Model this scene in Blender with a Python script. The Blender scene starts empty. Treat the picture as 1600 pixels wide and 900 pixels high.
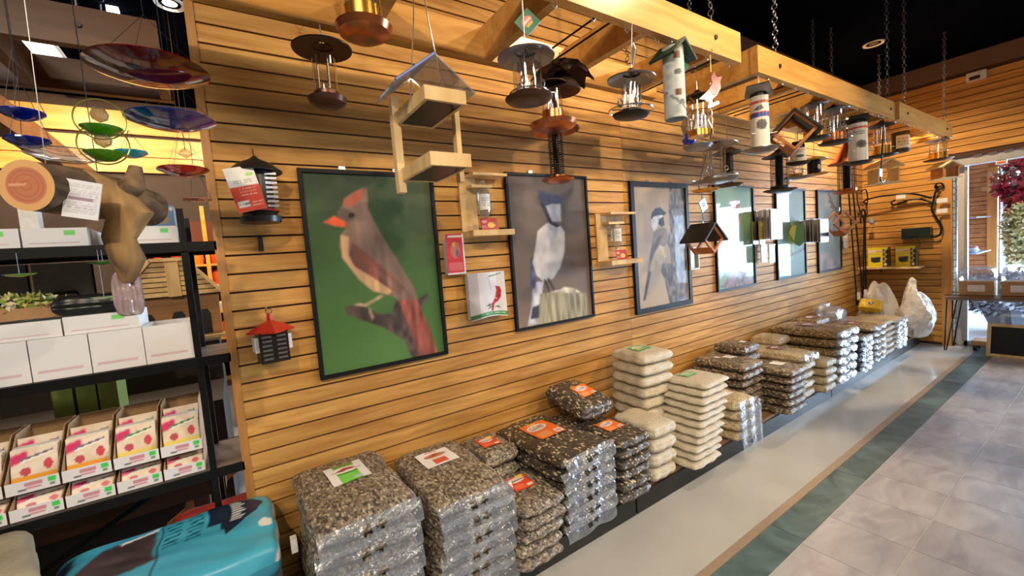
import bpy, math, random
import numpy as np
from mathutils import Vector, Matrix, Euler
random.seed(7); RNG = np.random.default_rng(5)
PI = math.pi
sc = bpy.context.scene
col = bpy.data.collections.new('shop'); sc.collection.children.link(col)

# ---------------------------------------------------------------- camera
cd = bpy.data.cameras.new('camera'); cam = bpy.data.objects.new('camera', cd); sc.collection.objects.link(cam)
yaw, pitch, roll = -0.5859, 1.4967, -0.0774
cam.matrix_world = Matrix.Translation((0, -2.0737, 1.4561)) @ (Matrix.Rotation(yaw, 4, 'Z') @ Matrix.Rotation(pitch, 4, 'X') @ Matrix.Rotation(roll, 4, 'Z'))
cd.sensor_width = 36; cd.lens = 659.1/1600*36; cd.clip_start = .05; cd.clip_end = 200
sc.camera = cam

# ---------------------------------------------------------------- world, lights, exposure
sc.view_settings.view_transform = 'Standard'; sc.view_settings.look = 'None'
sc.view_settings.gamma = 1; sc.view_settings.use_curve_mapping = False
sc.view_settings.exposure = 0.28
W = bpy.data.worlds.new('sky'); sc.world = W; W.use_nodes = True
bgn = W.node_tree.nodes['Background']; bgn.inputs[0].default_value = (0.62, 0.80, 1.0, 1); bgn.inputs[1].default_value = 12.0

def light(name, kind, loc, target, power, colr, **kw):
    d = bpy.data.lights.new(name, kind); d.energy = power; d.color = colr
    for k, v in kw.items(): setattr(d, k, v)
    o = bpy.data.objects.new(name, d); col.objects.link(o); o.location = loc
    o.rotation_euler = (Vector(target)-Vector(loc)).to_track_quat('-Z', 'Y').to_euler()
    return o
WARM = (1.0, .77, .48); SOFT = (1.0, .93, .84); COOL = (.58, .78, 1.0)
# track spots further out in the room, aimed at the display wall
for (x, y, tx, tz, pw) in ((-.9, -3.3, .9, .9, 150), (1.6, -3.5, 1.3, .8, 110), (3.9, -3.0, 2.0, 1.0, 170), (5.6, -3.0, 4.9, 1.2, 40)):
    light('track_spot_light', 'SPOT', (x, y, 3.15), (tx, 0, tz), pw, WARM, spot_size=math.radians(66), spot_blend=.6, shadow_soft_size=.03)
# recessed cans over the hanging frames
light('can_light', 'SPOT', (5.59, -.53, 3.27), (5.75, -.45, 0), 190, WARM, spot_size=math.radians(140), spot_blend=.5, shadow_soft_size=.05)
light('can_light', 'SPOT', (2.25, -1.65, 3.2), (2.2, -.95, 2.4), 85, WARM, spot_size=math.radians(110), spot_blend=.5, shadow_soft_size=.05)
light('can_light', 'SPOT', (-.137, 1.545, 3.25), (-.2, 2.6, 1.6), 160, WARM, spot_size=math.radians(140), spot_blend=.5, shadow_soft_size=.05)
light('can_light', 'SPOT', (-1.3, 1.6, 3.25), (-.8, 3.6, 2.2), 110, WARM, spot_size=math.radians(120), spot_blend=.5, shadow_soft_size=.05)
# ceiling fluorescents over the sales floor and over the far room, plus added fill lamps
for (x, y, pw) in ((0.5, -5.2, 34), (4.0, -5.2, 46)):
    light('fluorescent_light', 'AREA', (x, y, 3.24), (x, y, 0), pw, SOFT, shape='RECTANGLE', size=1.2, size_y=.6)
light('fluorescent_light', 'AREA', (-1.7, -2.9, 3.24), (-1.2, -1.8, 0), 60, SOFT, shape='RECTANGLE', size=1.2, size_y=.6)  # added fill lamp, brightens the black shelving from the front
light('can_light', 'SPOT', (-.35, .8, 3.25), (-.32, 1.6, 1.4), 75, WARM, spot_size=math.radians(90), spot_blend=.6, shadow_soft_size=.05)  # added lamp that brightens the front of the large bird house
light('fluorescent_light', 'AREA', (-1.0, 2.6, 3.24), (-1.0, 2.6, 0), 25, SOFT, shape='RECTANGLE', size=.3, size_y=.9)
# daylight through the glazed entrance at the end wall and the shop front
light('entrance_daylight', 'AREA', (10.3, -2.85, 1.45), (5.0, -2.2, .0), 850, COOL, shape='RECTANGLE', size=3.5, size_y=1.9)

# ---------------------------------------------------------------- helpers
def lin(c):
    c = np.asarray(c, float)/255.
    return np.where(c <= .04045, c/12.92, ((c+.055)/1.055)**2.4)
def L3(*c): return tuple(float(x) for x in lin(c))

class MB:
    def __init__(s): s.v = []; s.f = []
    def add(s, vs, fs, M=None):
        b = len(s.v)
        if M is not None: vs = [M @ Vector(v) for v in vs]
        s.v += [tuple(v) for v in vs]; s.f += [tuple(b+i for i in f) for f in fs]; return s
    def box(s, c, d, M=None):
        x, y, z = c; a, b, e = d[0]/2, d[1]/2, d[2]/2
        vs = [(x+i*a, y+j*b, z+k*e) for i in (-1, 1) for j in (-1, 1) for k in (-1, 1)]
        return s.add(vs, [(0, 1, 3, 2), (4, 6, 7, 5), (0, 4, 5, 1), (2, 3, 7, 6), (0, 2, 6, 4), (1, 5, 7, 3)], M)
    def bar(s, p0, p1, w, h, up=(0, 0, 1)):
        p0 = Vector(p0); p1 = Vector(p1); d = (p1-p0); u = Vector(up)
        if abs(d.normalized().dot(u)) > .98: u = Vector((0, 1, 0))
        r = d.cross(u).normalized(); t = r.cross(d).normalized()
        vs = []
        for p in (p0, p1):
            for a, b in ((-1, -1), (1, -1), (1, 1), (-1, 1)): vs.append(p+r*(a*w/2)+t*(b*h/2))
        return s.add(vs, [(0, 1, 2, 3)[::-1], (4, 5, 6, 7), (0, 1, 5, 4), (1, 2, 6, 5), (2, 3, 7, 6), (3, 0, 4, 7)])
    def lathe(s, prof, n=20, c=(0, 0, 0), M=None, cap=True):
        vs = []; fs = []
        for r, z in prof:
            for i in range(n):
                a = 2*PI*i/n; vs.append((c[0]+r*math.cos(a), c[1]+r*math.sin(a), c[2]+z))
        for k in range(len(prof)-1):
            for i in range(n):
                j = (i+1) % n; fs.append((k*n+i, k*n+j, (k+1)*n+j, (k+1)*n+i))
        if cap:
            if prof[0][0] > 1e-5: fs.append(tuple(range(n))[::-1])
            if prof[-1][0] > 1e-5: fs.append(tuple((len(prof)-1)*n+i for i in range(n)))
        return s.add(vs, fs, M)
    def cyl(s, p0, p1, r0, r1=None, n=12, cap=True):
        r1 = r0 if r1 is None else r1
        p0 = Vector(p0); p1 = Vector(p1); q = (p1-p0).to_track_quat('Z', 'Y').to_matrix().to_4x4()
        return s.lathe([(r0, 0), (r1, (p1-p0).length)], n, M=Matrix.Translation(p0) @ q, cap=cap)
    def tube(s, pts, r, n=6, closed=False):
        pts = [Vector(p) for p in pts]; m = len(pts); vs = []; fs = []
        rr = r if isinstance(r, (list, tuple)) else [r]*m
        ref = None
        for k, p in enumerate(pts):
            a = pts[(k-1) % m] if (closed or k > 0) else p; b = pts[(k+1) % m] if (closed or k < m-1) else p
            d = (b-a).normalized()
            if ref is None: ref = Vector((0, 0, 1)) if abs(d.z) < .9 else Vector((1, 0, 0))
            x = (ref-d*ref.dot(d)).normalized(); ref = x; y = d.cross(x)
            for i in range(n):
                t = 2*PI*i/n; vs.append(p+(x*math.cos(t)+y*math.sin(t))*rr[k])
        for k in range(m if closed else m-1):
            k2 = (k+1) % m
            for i in range(n):
                j = (i+1) % n; fs.append((k*n+i, k*n+j, k2*n+j, k2*n+i))
        if not closed: fs += [tuple(range(n))[::-1], tuple((m-1)*n+i for i in range(n))]
        return s.add(vs, fs)
    def curve(s, pts, r, n=6, k=5):
        p = [Vector(q) for q in pts]; p = [p[0]]+p+[p[-1]]; out = []
        for i in range(1, len(p)-2):
            for j in range(k):
                t = j/k; a, b, c, d = p[i-1:i+3]
                out.append(.5*((2*b)+(c-a)*t+(2*a-5*b+4*c-d)*t*t+(3*b-a-3*c+d)*t**3))
        return s.tube(out+[p[-2]], r, n)
    def ring(s, c, R, r, n=20, m=6, axis='Z'):
        pts = []
        for i in range(n):
            a = 2*PI*i/n; u, w = R*math.cos(a), R*math.sin(a)
            pts.append((c[0]+u, c[1]+w, c[2]) if axis == 'Z' else ((c[0]+u, c[1], c[2]+w) if axis == 'Y' else (c[0], c[1]+u, c[2]+w)))
        return s.tube(pts, r, m, True)
    def prism(s, poly, y0, y1, M=None):
        n = len(poly); vs = [(x, y0, z) for x, z in poly]+[(x, y1, z) for x, z in poly]
        fs = [tuple(range(n)), tuple(range(2*n-1, n-1, -1))]+[(i, n+i, n+(i+1) % n, (i+1) % n) for i in range(n)]
        return s.add(vs, fs, M)
    def mesh(s, name, mat, smooth=False):
        me = bpy.data.meshes.new(name); me.from_pydata(s.v, [], s.f); me.materials.append(mat); me.update()
        if smooth:
            me.polygons.foreach_set('use_smooth', [True]*len(me.polygons))
            try: me.set_sharp_from_angle(angle=math.radians(38))
            except Exception: pass
        return me
    def build(s, name, mat, parent=None, smooth=False, loc=None):
        return ob(name, s.mesh(name, mat, smooth), parent, loc)

def ob(name, me, parent=None, loc=None, rz=0):
    o = bpy.data.objects.new(name, me); col.objects.link(o)
    if parent is not None: o.parent = parent
    if loc is not None: o.location = loc
    if rz: o.rotation_euler.z = rz
    return o
def tag(o, label=None, cat=None, group=None, kind=None):
    if label: o['label'] = label
    if cat: o['category'] = cat
    if group: o['group'] = group
    if kind: o['kind'] = kind
    return o
def T(name, label, cat, loc=(0, 0, 0), rz=0, group=None):
    o = bpy.data.objects.new(name, None); col.objects.link(o); o.empty_display_size = .05
    o.location = loc; o.rotation_euler.z = rz
    return tag(o, label, cat, group)
def S(name, mb, mat, parent=None, smooth=False):
    o = mb.build(name, mat, parent, smooth)
    if parent is None: o['kind'] = 'structure'
    return o
def box_ob(name, c, d, mat, parent=None):   # box whose origin is its own centre
    return MB().box((0, 0, 0), d).build(name, mat, parent, loc=c)

# ---------------------------------------------------------------- materials
MAT = {}
def new(name):
    m = bpy.data.materials.new(name); m.use_nodes = True; nt = m.node_tree
    return m, nt, nt.nodes['Principled BSDF']
def plain(name, c, rough=.5, metal=0, spec=.5, coat=0, emit=None, es=0, bump=0, bscale=60, trans=0, bdist=.004):
    if name in MAT: return MAT[name]
    m, nt, b = new(name); b.inputs['Base Color'].default_value = (*c, 1); b.inputs['Roughness'].default_value = rough
    b.inputs['Metallic'].default_value = metal; b.inputs['Specular IOR Level'].default_value = spec
    b.inputs['Coat Weight'].default_value = coat; b.inputs['Coat Roughness'].default_value = .12
    b.inputs['Transmission Weight'].default_value = trans
    if emit: b.inputs['Emission Color'].default_value = (*emit, 1); b.inputs['Emission Strength'].default_value = es
    tc = nt.nodes.new('ShaderNodeTexCoord'); nz = nt.nodes.new('ShaderNodeTexNoise'); nz.inputs['Scale'].default_value = bscale
    nt.links.new(tc.outputs['Object'], nz.inputs['Vector'])
    mx = nt.nodes.new('ShaderNodeMix'); mx.data_type = 'RGBA'; mx.inputs[0].default_value = 0
    mx.inputs[6].default_value = (*[x*.8 for x in c], 1); mx.inputs[7].default_value = (*[min(1, x*1.15) for x in c], 1)
    nt.links.new(nz.outputs['Fac'], mx.inputs[0]); nt.links.new(mx.outputs[2], b.inputs['Base Color'])
    if bump:
        bp = nt.nodes.new('ShaderNodeBump'); bp.inputs['Strength'].default_value = bump; bp.inputs['Distance'].default_value = bdist; nz.inputs['Detail'].default_value = 4
        nt.links.new(nz.outputs['Fac'], bp.inputs['Height']); nt.links.new(bp.outputs[0], b.inputs['Normal'])
    MAT[name] = m; return m
def wood(name, c1, c2, rough=.42, sc_=(2.2, 26, 26), coat=.15, tint=.18):
    m, nt, b = new(name); N = nt.nodes.new; Lk = nt.links.new
    tc = N('ShaderNodeTexCoord'); oi = N('ShaderNodeObjectInfo'); mp = N('ShaderNodeMapping'); mp.inputs['Scale'].default_value = sc_
    mul = N('ShaderNodeMath'); mul.operation = 'MULTIPLY'; mul.inputs[1].default_value = 37
    Lk(oi.outputs['Random'], mul.inputs[0]); cx = N('ShaderNodeCombineXYZ')
    for i in range(3): Lk(mul.outputs[0], cx.inputs[i])
    Lk(tc.outputs['Object'], mp.inputs['Vector']); Lk(cx.outputs[0], mp.inputs['Location'])
    n1 = N('ShaderNodeTexNoise'); n1.inputs['Scale'].default_value = 1.0; n1.inputs['Detail'].default_value = 5; n1.inputs['Distortion'].default_value = 1.6
    Lk(mp.outputs[0], n1.inputs['Vector'])
    mp2 = N('ShaderNodeMapping'); mp2.inputs['Scale'].default_value = tuple(x*.35 for x in sc_); Lk(tc.outputs['Object'], mp2.inputs['Vector']); Lk(cx.outputs[0], mp2.inputs['Location'])
    n2 = N('ShaderNodeTexNoise'); n2.inputs['Scale'].default_value = 1.0; n2.inputs['Detail'].default_value = 2; Lk(mp2.outputs[0], n2.inputs['Vector'])
    wv = N('ShaderNodeMath'); wv.operation = 'MULTIPLY'; wv.inputs[1].default_value = 22; Lk(n2.outputs['Fac'], wv.inputs[0])
    sn = N('ShaderNodeMath'); sn.operation = 'SINE'; Lk(wv.outputs[0], sn.inputs[0])
    ab = N('ShaderNodeMapRange'); ab.inputs[1].default_value = -1; ab.inputs[2].default_value = 1; ab.inputs[3].default_value = .35; ab.inputs[4].default_value = .65; Lk(sn.outputs[0], ab.inputs[0])
    ad = N('ShaderNodeMath'); ad.operation = 'ADD'; Lk(n1.outputs['Fac'], ad.inputs[0]); Lk(ab.outputs[0], ad.inputs[1])
    rg = N('ShaderNodeMapRange'); rg.inputs[1].default_value = .7; rg.inputs[2].default_value = 1.3; Lk(ad.outputs[0], rg.inputs[0])
    mx = N('ShaderNodeMix'); mx.data_type = 'RGBA'; mx.inputs[6].default_value = (*c1, 1); mx.inputs[7].default_value = (*c2, 1); Lk(rg.outputs[0], mx.inputs[0])
    hs = N('ShaderNodeHueSaturation'); Lk(mx.outputs[2], hs.inputs['Color'])
    vr = N('ShaderNodeMapRange'); vr.inputs[3].default_value = 1-tint; vr.inputs[4].default_value = 1+tint; Lk(oi.outputs['Random'], vr.inputs[0]); Lk(vr.outputs[0], hs.inputs['Value'])
    b.inputs['Specular IOR Level'].default_value = .3; Lk(hs.outputs[0], b.inputs['Base Color']); b.inputs['Roughness'].default_value = rough; b.inputs['Coat Weight'].default_value = coat; b.inputs['Coat Roughness'].default_value = .25
    MAT[name] = m; return m
def glassy(name, tint=(1, 1, 1), refl=.06, rough=.02, rim=.8, alpha=.0, diff=(.8, .85, .9)):
    """thin clear sheet: mostly transparent, mirror-like at grazing angles, optionally a little milky"""
    m = bpy.data.materials.new(name); m.use_nodes = True; nt = m.node_tree; nt.nodes.clear(); N = nt.nodes.new; Lk = nt.links.new
    out = N('ShaderNodeOutputMaterial'); tr = N('ShaderNodeBsdfTransparent'); tr.inputs[0].default_value = (*tint, 1)
    gl = N('ShaderNodeBsdfGlossy'); gl.inputs['Roughness'].default_value = rough
    lw = N('ShaderNodeLayerWeight'); lw.inputs[0].default_value = .35
    mr = N('ShaderNodeMapRange'); mr.inputs[3].default_value = refl; mr.inputs[4].default_value = rim; Lk(lw.outputs['Facing'], mr.inputs[0])
    pw = N('ShaderNodeMath'); pw.operation = 'POWER'; pw.inputs[1].default_value = 1.6; Lk(mr.outputs[0], pw.inputs[0])
    mx = N('ShaderNodeMixShader'); Lk(mr.outputs[0], mx.inputs[0]); Lk(tr.outputs[0], mx.inputs[1]); Lk(gl.outputs[0], mx.inputs[2]); last = mx
    if alpha:
        df = N('ShaderNodeBsdfDiffuse'); df.inputs[0].default_value = (*diff, 1); m2 = N('ShaderNodeMixShader'); m2.inputs[0].default_value = alpha
        Lk(mx.outputs[0], m2.inputs[1]); Lk(df.outputs[0], m2.inputs[2]); last = m2
    if rough > .1:
        tc = N('ShaderNodeTexCoord'); nz = N('ShaderNodeTexNoise'); nz.inputs['Scale'].default_value = 22; nz.inputs['Distortion'].default_value = 1.5; Lk(tc.outputs['Object'], nz.inputs[0])
        bp = N('ShaderNodeBump'); bp.inputs['Strength'].default_value = .35; bp.inputs['Distance'].default_value = .02; Lk(nz.outputs['Fac'], bp.inputs['Height']); Lk(bp.outputs[0], gl.inputs['Normal'])
    Lk(last.outputs[0], out.inputs[0]); MAT[name] = m; return m
def seeds(name, ramp, scale=75, stretch=(1, .55, 1), gloss=.5, wr=1.0, fine=0):
    """a bag's content seen through clear film: random-coloured seed cells under a wrinkled glossy coat"""
    m, nt, b = new(name); N = nt.nodes.new; Lk = nt.links.new
    tc = N('ShaderNodeTexCoord'); oi = N('ShaderNodeObjectInfo'); mp = N('ShaderNodeMapping'); mp.inputs['Scale'].default_value = stretch
    mp.inputs['Rotation'].default_value = (.3, .2, .6); cx = N('ShaderNodeCombineXYZ')
    for i in range(3): Lk(oi.outputs['Random'], cx.inputs[i])
    ml = N('ShaderNodeVectorMath'); ml.operation = 'SCALE'; ml.inputs[3].default_value = 9; Lk(cx.outputs[0], ml.inputs[0]); Lk(ml.outputs[0], mp.inputs['Location'])
    Lk(tc.outputs['Object'], mp.inputs['Vector'])
    vo = N('ShaderNodeTexVoronoi'); vo.inputs['Scale'].default_value = scale; vo.inputs['Randomness'].default_value = 1; Lk(mp.outputs[0], vo.inputs['Vector'])
    sp = N('ShaderNodeSeparateColor'); Lk(vo.outputs['Color'], sp.inputs[0])
    cr = N('ShaderNodeValToRGB'); cr.color_ramp.interpolation = 'CONSTANT'
    e = cr.color_ramp.elements; e[0].position = 0; e[0].color = (*ramp[0][1], 1); e[1].position = ramp[1][0]; e[1].color = (*ramp[1][1], 1)
    for p, c in ramp[2:]: q = e.new(p); q.color = (*c, 1)
    Lk(sp.outputs[0], cr.inputs[0])
    dk = N('ShaderNodeMapRange'); dk.inputs[1].default_value = .25; dk.inputs[2].default_value = .75; dk.inputs[3].default_value = 1; dk.inputs[4].default_value = .62; Lk(vo.outputs['Distance'], dk.inputs[0])
    mu = N('ShaderNodeMix'); mu.data_type = 'RGBA'; mu.blend_type = 'MULTIPLY'; mu.inputs[0].default_value = 1
    Lk(cr.outputs[0], mu.inputs[6]); Lk(dk.outputs[0], mu.inputs[7]); Lk(mu.outputs[2], b.inputs['Base Color'])
    b.inputs['Roughness'].default_value = .55; b.inputs['Coat Weight'].default_value = gloss; b.inputs['Coat Roughness'].default_value = .16
    nz = N('ShaderNodeTexNoise'); nz.inputs['Scale'].default_value = 17; nz.inputs['Detail'].default_value = 4; nz.inputs['Distortion'].default_value = 1.2; Lk(mp.outputs[0], nz.inputs[0])
    bp = N('ShaderNodeBump'); bp.inputs['Strength'].default_value = wr; bp.inputs['Distance'].default_value = .02; Lk(nz.outputs['Fac'], bp.inputs['Height'])
    Lk(bp.outputs[0], b.inputs['Coat Normal'])
    b2 = N('ShaderNodeBump'); b2.inputs['Strength'].default_value = .5; b2.inputs['Distance'].default_value = .004; b2.invert = True; Lk(vo.outputs['Distance'], b2.inputs['Height']); Lk(b2.outputs[0], b.inputs['Normal'])
    MAT[name] = m; return m
def printed(name, rough=.5, coat=0):
    m, nt, b = new(name); a = nt.nodes.new('ShaderNodeAttribute'); a.attribute_name = 'Col'
    nt.links.new(a.outputs['Color'], b.inputs['Base Color']); b.inputs['Roughness'].default_value = rough
    b.inputs['Coat Weight'].default_value = coat; b.inputs['Coat Roughness'].default_value = .02; b.inputs['Coat IOR'].default_value = 1.5
    MAT[name] = m; return m

oak = wood('oak_slat', L3(172, 120, 60), L3(216, 166, 94), tint=.08, coat=0, rough=.62)
oak_end = wood('oak_slat_end_wall', L3(176, 122, 56), L3(216, 160, 84), sc_=(26, 2.2, 26), tint=.06, coat=0, rough=.6)
beamw = wood('honey_beam', L3(196, 138, 66), L3(226, 172, 96), sc_=(2, 18, 18), coat=.4, rough=.3, tint=.05)
beamd = wood('dark_beam', L3(84, 50, 28), L3(112, 70, 38), sc_=(2, 18, 18), tint=.05)
pine = wood('pale_pine', L3(206, 168, 112), L3(232, 202, 150), sc_=(14, 14, 3), rough=.6, coat=0, tint=.05)
cedar = wood('cedar', L3(170, 100, 58), L3(206, 136, 84), sc_=(14, 14, 3), rough=.6, coat=0, tint=.05)
platw = wood('platform_top', L3(112, 82, 58), L3(140, 106, 78), sc_=(2, 20, 20), tint=.03)
groove = plain('groove_dark', L3(70, 44, 26), .8)
bandm = plain('brown_band', L3(112, 86, 70), .8)
ceilm = plain('black_ceiling', L3(8, 10, 17), .95, spec=0)
blackm = plain('black_metal', (.012, .012, .013), .35, .6)
blackp = plain('black_paint', (.012, .012, .013), .35)
framem = plain('black_frame', (.006, .006, .007), .5, spec=.25)
steel = plain('bright_steel', (.75, .75, .76), .2, 1)
alum = plain('aluminium', L3(190, 192, 198), .35, .7)
whitep = plain('white_paint', L3(232, 230, 226), .6)
whiteb = plain('white_card', L3(226, 224, 222), .7)
greyb = plain('grey_card', L3(150, 148, 150), .8)
card = plain('brown_card', L3(172, 132, 92), .8)
copper = plain('copper', L3(200, 120, 74), .25, .9)
brass = plain('brass', L3(230, 170, 80), .22, .9)
bronze = plain('bronze', L3(92, 64, 52), .35, .7)
pewter = plain('pewter', L3(150, 148, 150), .3, .85)
darkm = plain('dark_metal', L3(50, 42, 40), .4, .6)
clear = glassy('clear_plastic', (.96, .97, .98), .05, .03, .75)
film = glassy('clear_film', (.92, .94, .97), .14, .14, .6, alpha=.24, diff=L3(176, 188, 210))
pane = glassy('window_glass', (.97, .99, 1), .04, .01, .6)
PR = printed('print_matt'); PG = printed('print_gloss', .35, .0)
PGL = printed('print_behind_glass', .6, .62)
# ================================================================ the setting
XE = 7.02
def slab(name, x0, x1, y0, y1, z0, z1, mat, parent=None):
    return S(name, MB().box(((x0+x1)/2, (y0+y1)/2, (z0+z1)/2), (x1-x0, y1-y0, z1-z0)), mat, parent)
# floor of pale sheet vinyl beside the platform, a tan strip, a green slate border and large tiles
fl = T('floor', None, None); fl['kind'] = 'structure'
slab('floor_base', -6, 13, -8, 6, -.08, -.002, plain('grout', L3(186, 180, 176), .7), fl)
vinyl = plain('cream_vinyl', L3(182, 181, 180), .16, spec=.5, bscale=2)
slab('vinyl_floor', -6, XE+.1, -1.005, 4, -.012, .001, vinyl, fl)
slab('edge_strip', -6, 7.3, -1.045, -1.005, -.012, .002, plain('tan_strip', L3(156, 136, 118), .4), fl)
def stone(name, c1, c2, s, rough):
    m, nt, b = new(name); N = nt.nodes.new; Lk = nt.links.new
    tc = N('ShaderNodeTexCoord'); mp = N('ShaderNodeMapping'); mp.inputs['Scale'].default_value = s; Lk(tc.outputs['Object'], mp.inputs[0])
    oi = N('ShaderNodeObjectInfo'); cx = N('ShaderNodeCombineXYZ'); ml = N('ShaderNodeMath'); ml.operation = 'MULTIPLY'; ml.inputs[1].default_value = 31; Lk(oi.outputs['Random'], ml.inputs[0]); Lk(ml.outputs[0], cx.inputs[0]); Lk(ml.outputs[0], cx.inputs[1]); Lk(cx.outputs[0], mp.inputs['Location'])
    nz = N('ShaderNodeTexNoise'); nz.inputs['Scale'].default_value = 3; nz.inputs['Detail'].default_value = 7; nz.inputs['Distortion'].default_value = .8; Lk(mp.outputs[0], nz.inputs[0])
    mr = N('ShaderNodeMapRange'); mr.inputs[1].default_value = .33; mr.inputs[2].default_value = .67; Lk(nz.outputs['Fac'], mr.inputs[0])
    mx = N('ShaderNodeMix'); mx.data_type = 'RGBA'; mx.inputs[6].default_value = (*c1, 1); mx.inputs[7].default_value = (*c2, 1); Lk(mr.outputs[0], mx.inputs[0]); Lk(mx.outputs[2], b.inputs['Base Color'])
    r2 = N('ShaderNodeMapRange'); r2.inputs[3].default_value = rough-.08; r2.inputs[4].default_value = rough+.12; Lk(nz.outputs['Fac'], r2.inputs[0]); Lk(r2.outputs[0], b.inputs['Roughness'])
    bp = N('ShaderNodeBump'); bp.inputs['Strength'].default_value = .25; bp.inputs['Distance'].default_value = .004; Lk(nz.outputs['Fac'], bp.inputs['Height']); Lk(bp.outputs[0], b.inputs['Normal'])
    return m
slate = stone('green_slate', L3(60, 82, 88), L3(96, 120, 124), (2, 2, 2), .34)
tilem = stone('grey_tile', L3(158, 158, 168), L3(184, 184, 192), (1.2, 3, 1), .17)
x = -1.11
while x < 7.2:
    o = box_ob('border_tile', (x+.81/2, -1.123, -.005), (.810, .150, .014), slate, fl); x += .8135
PT = .3205
rows = [(-1.205, -1.515), (-1.523, -1.833), (-1.841, -2.151), (-2.159, -2.469), (-2.477, -2.787)]
tm1 = MB().box((0, 0, 0), (PT-.0025, .310, .014)).mesh('floor_tile', tilem)
for ri, (a, b_) in enumerate(rows):
    for k in range(-2, 27):
        ob('floor_tile', tm1, fl, ((k-.5)*PT+2.424-6*PT, (a+b_)/2, -.005))
slab('tile_field', -6, 12.8, -8, -2.79, -.012, .001, tilem, fl)
slab('entrance_mat', 7.3, 12.8, -8, 6, -.012, .0015, plain('pale_pavement', L3(170, 176, 190), .5), fl)
slab('ceiling', -6, 7.2, -8, 6, 3.3, 3.36, ceilm)
slab('wall_front', -6, 7.2, -8.1, -8, 0, 3.3, plain('front_wall_paint', L3(150, 120, 90), .7))
slab('wall_left', -6.1, -6, -8, 6, 0, 3.3, plain('left_wall_paint', L3(90, 64, 44), .7))
# the slat wall, built slat by slat on a dark backing
P_ = .0762; Z0 = 2.5387
wb = T('wall_back', None, None); wb['kind'] = 'structure'
slab('backing', -.012, XE+.1, .011, .10, 0, 3.3, groove, wb)
slab('top_band', -.012, XE, .0, .012, 3.095, 3.3, bandm, wb)
spans = ((-.008, 2.393), (2.395, 4.846), (4.848, XE))
for a, b_ in spans:
    me = MB().box((0, 0, 0), (b_-a, .012, P_-.0085)).mesh('slat', oak)
    for k in range(-7, 34):
        zc = Z0-(k+.5)*P_
        if zc < .03 or zc > 3.08: continue
        ob('slat', me, wb, ((a+b_)/2, .005, zc))
S('trim_1', MB().box((-.022, .046, 1.65), (.03, .11, 3.3)), wood('edge_trim', L3(150, 104, 56), L3(184, 134, 78), sc_=(20, 20, 2)))
# end wall with a corner post, the doorway head and the lit return
we = T('wall_right', None, None); we['kind'] = 'structure'
slab('backing', XE+.011, XE+.12, -.74, .0, 0, 3.3, groove, we)
slab('backing_over_door', XE+.011, XE+.12, -8, -.74, 2.18, 3.3, groove, we)
slab('top_band', XE, XE+.012, -8, 0, 3.11, 3.3, bandm, we)
slab('unseen_side_panel', XE, XE+.12, -8, -2.95, 0, 2.18, bandm, we)  # unseen slab, put in to keep window reflections off the nearer posters
me1 = MB().box((0, 0, 0), (.012, .745, P_-.0085)).mesh('slat', oak_end)
me2 = MB().box((0, 0, 0), (.012, 7.2, P_-.0085)).mesh('slat', oak_end)
for k in range(-7, 34):
    zc = Z0-(k+.5)*P_
    if zc < .03: continue
    if zc < 3.1:
        if zc < 2.2: ob('slat', me1, we, (XE+.005, -.3725, zc))
        else:
            ob('slat', me1, we, (XE+.005, -.3725, zc)); ob('slat', me2, we, (XE+.005, -.745-3.6, zc))
postw = wood('post_wood', L3(186, 130, 66), L3(206, 150, 84), sc_=(20, 20, 2))
S('trim_2', MB().box((XE-.005, -.788, 1.10), (.03, .085, 2.2)), postw)
pale = wood('pale_slat', L3(214, 206, 190), L3(236, 230, 216), tint=.04)  # slat wood whitened, the daylight on it is put into the colour
rt = T('wall_return', None, None); rt['kind'] = 'structure'
slab('backing', XE+.012, XE+.32, -.83, -.822, 0, 2.18, groove, rt)
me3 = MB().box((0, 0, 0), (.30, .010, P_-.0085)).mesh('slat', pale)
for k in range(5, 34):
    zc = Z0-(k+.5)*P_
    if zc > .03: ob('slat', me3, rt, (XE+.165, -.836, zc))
# sliding door frame of aluminium with glass
dr = T('door_1', None, None); dr['kind'] = 'structure'
MB().box((XE+.16, -.885, 1.05), (.12, .055, 2.1)).build('door_jamb', plain('pale_jamb', L3(206, 196, 186), .5), dr)
MB().box((XE+.10, -.928, 1.04), (.05, .028, 2.08)).build('door_stile', alum, dr)
MB().box((XE+.08, -4.0, 2.125), (.15, 6.3, .075)).build('door_head', alum, dr)
MB().box((XE+.10, -4.0, .03), (.05, 6.2, .06)).build('door_sill', alum, dr)
MB().box((XE+.10, -3.0, 1.04), (.006, 4.1, 2.02)).build('door_pane', pane, dr)
for yy in (-2.35, -3.75, -5.15): MB().box((XE+.10, yy, 1.04), (.05, .06, 2.06)).build('door_stile', alum, dr)
tn = MB()
for i in range(24): tn.bar((XE-.012, -1.0-i*.11, 2.172), (XE-.012, -1.06-i*.11, 2.18), .012, .014)
tag(tn.build('garland_clips', plain('grey_clip', L3(90, 84, 80), .5), dr), kind='stuff')
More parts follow.
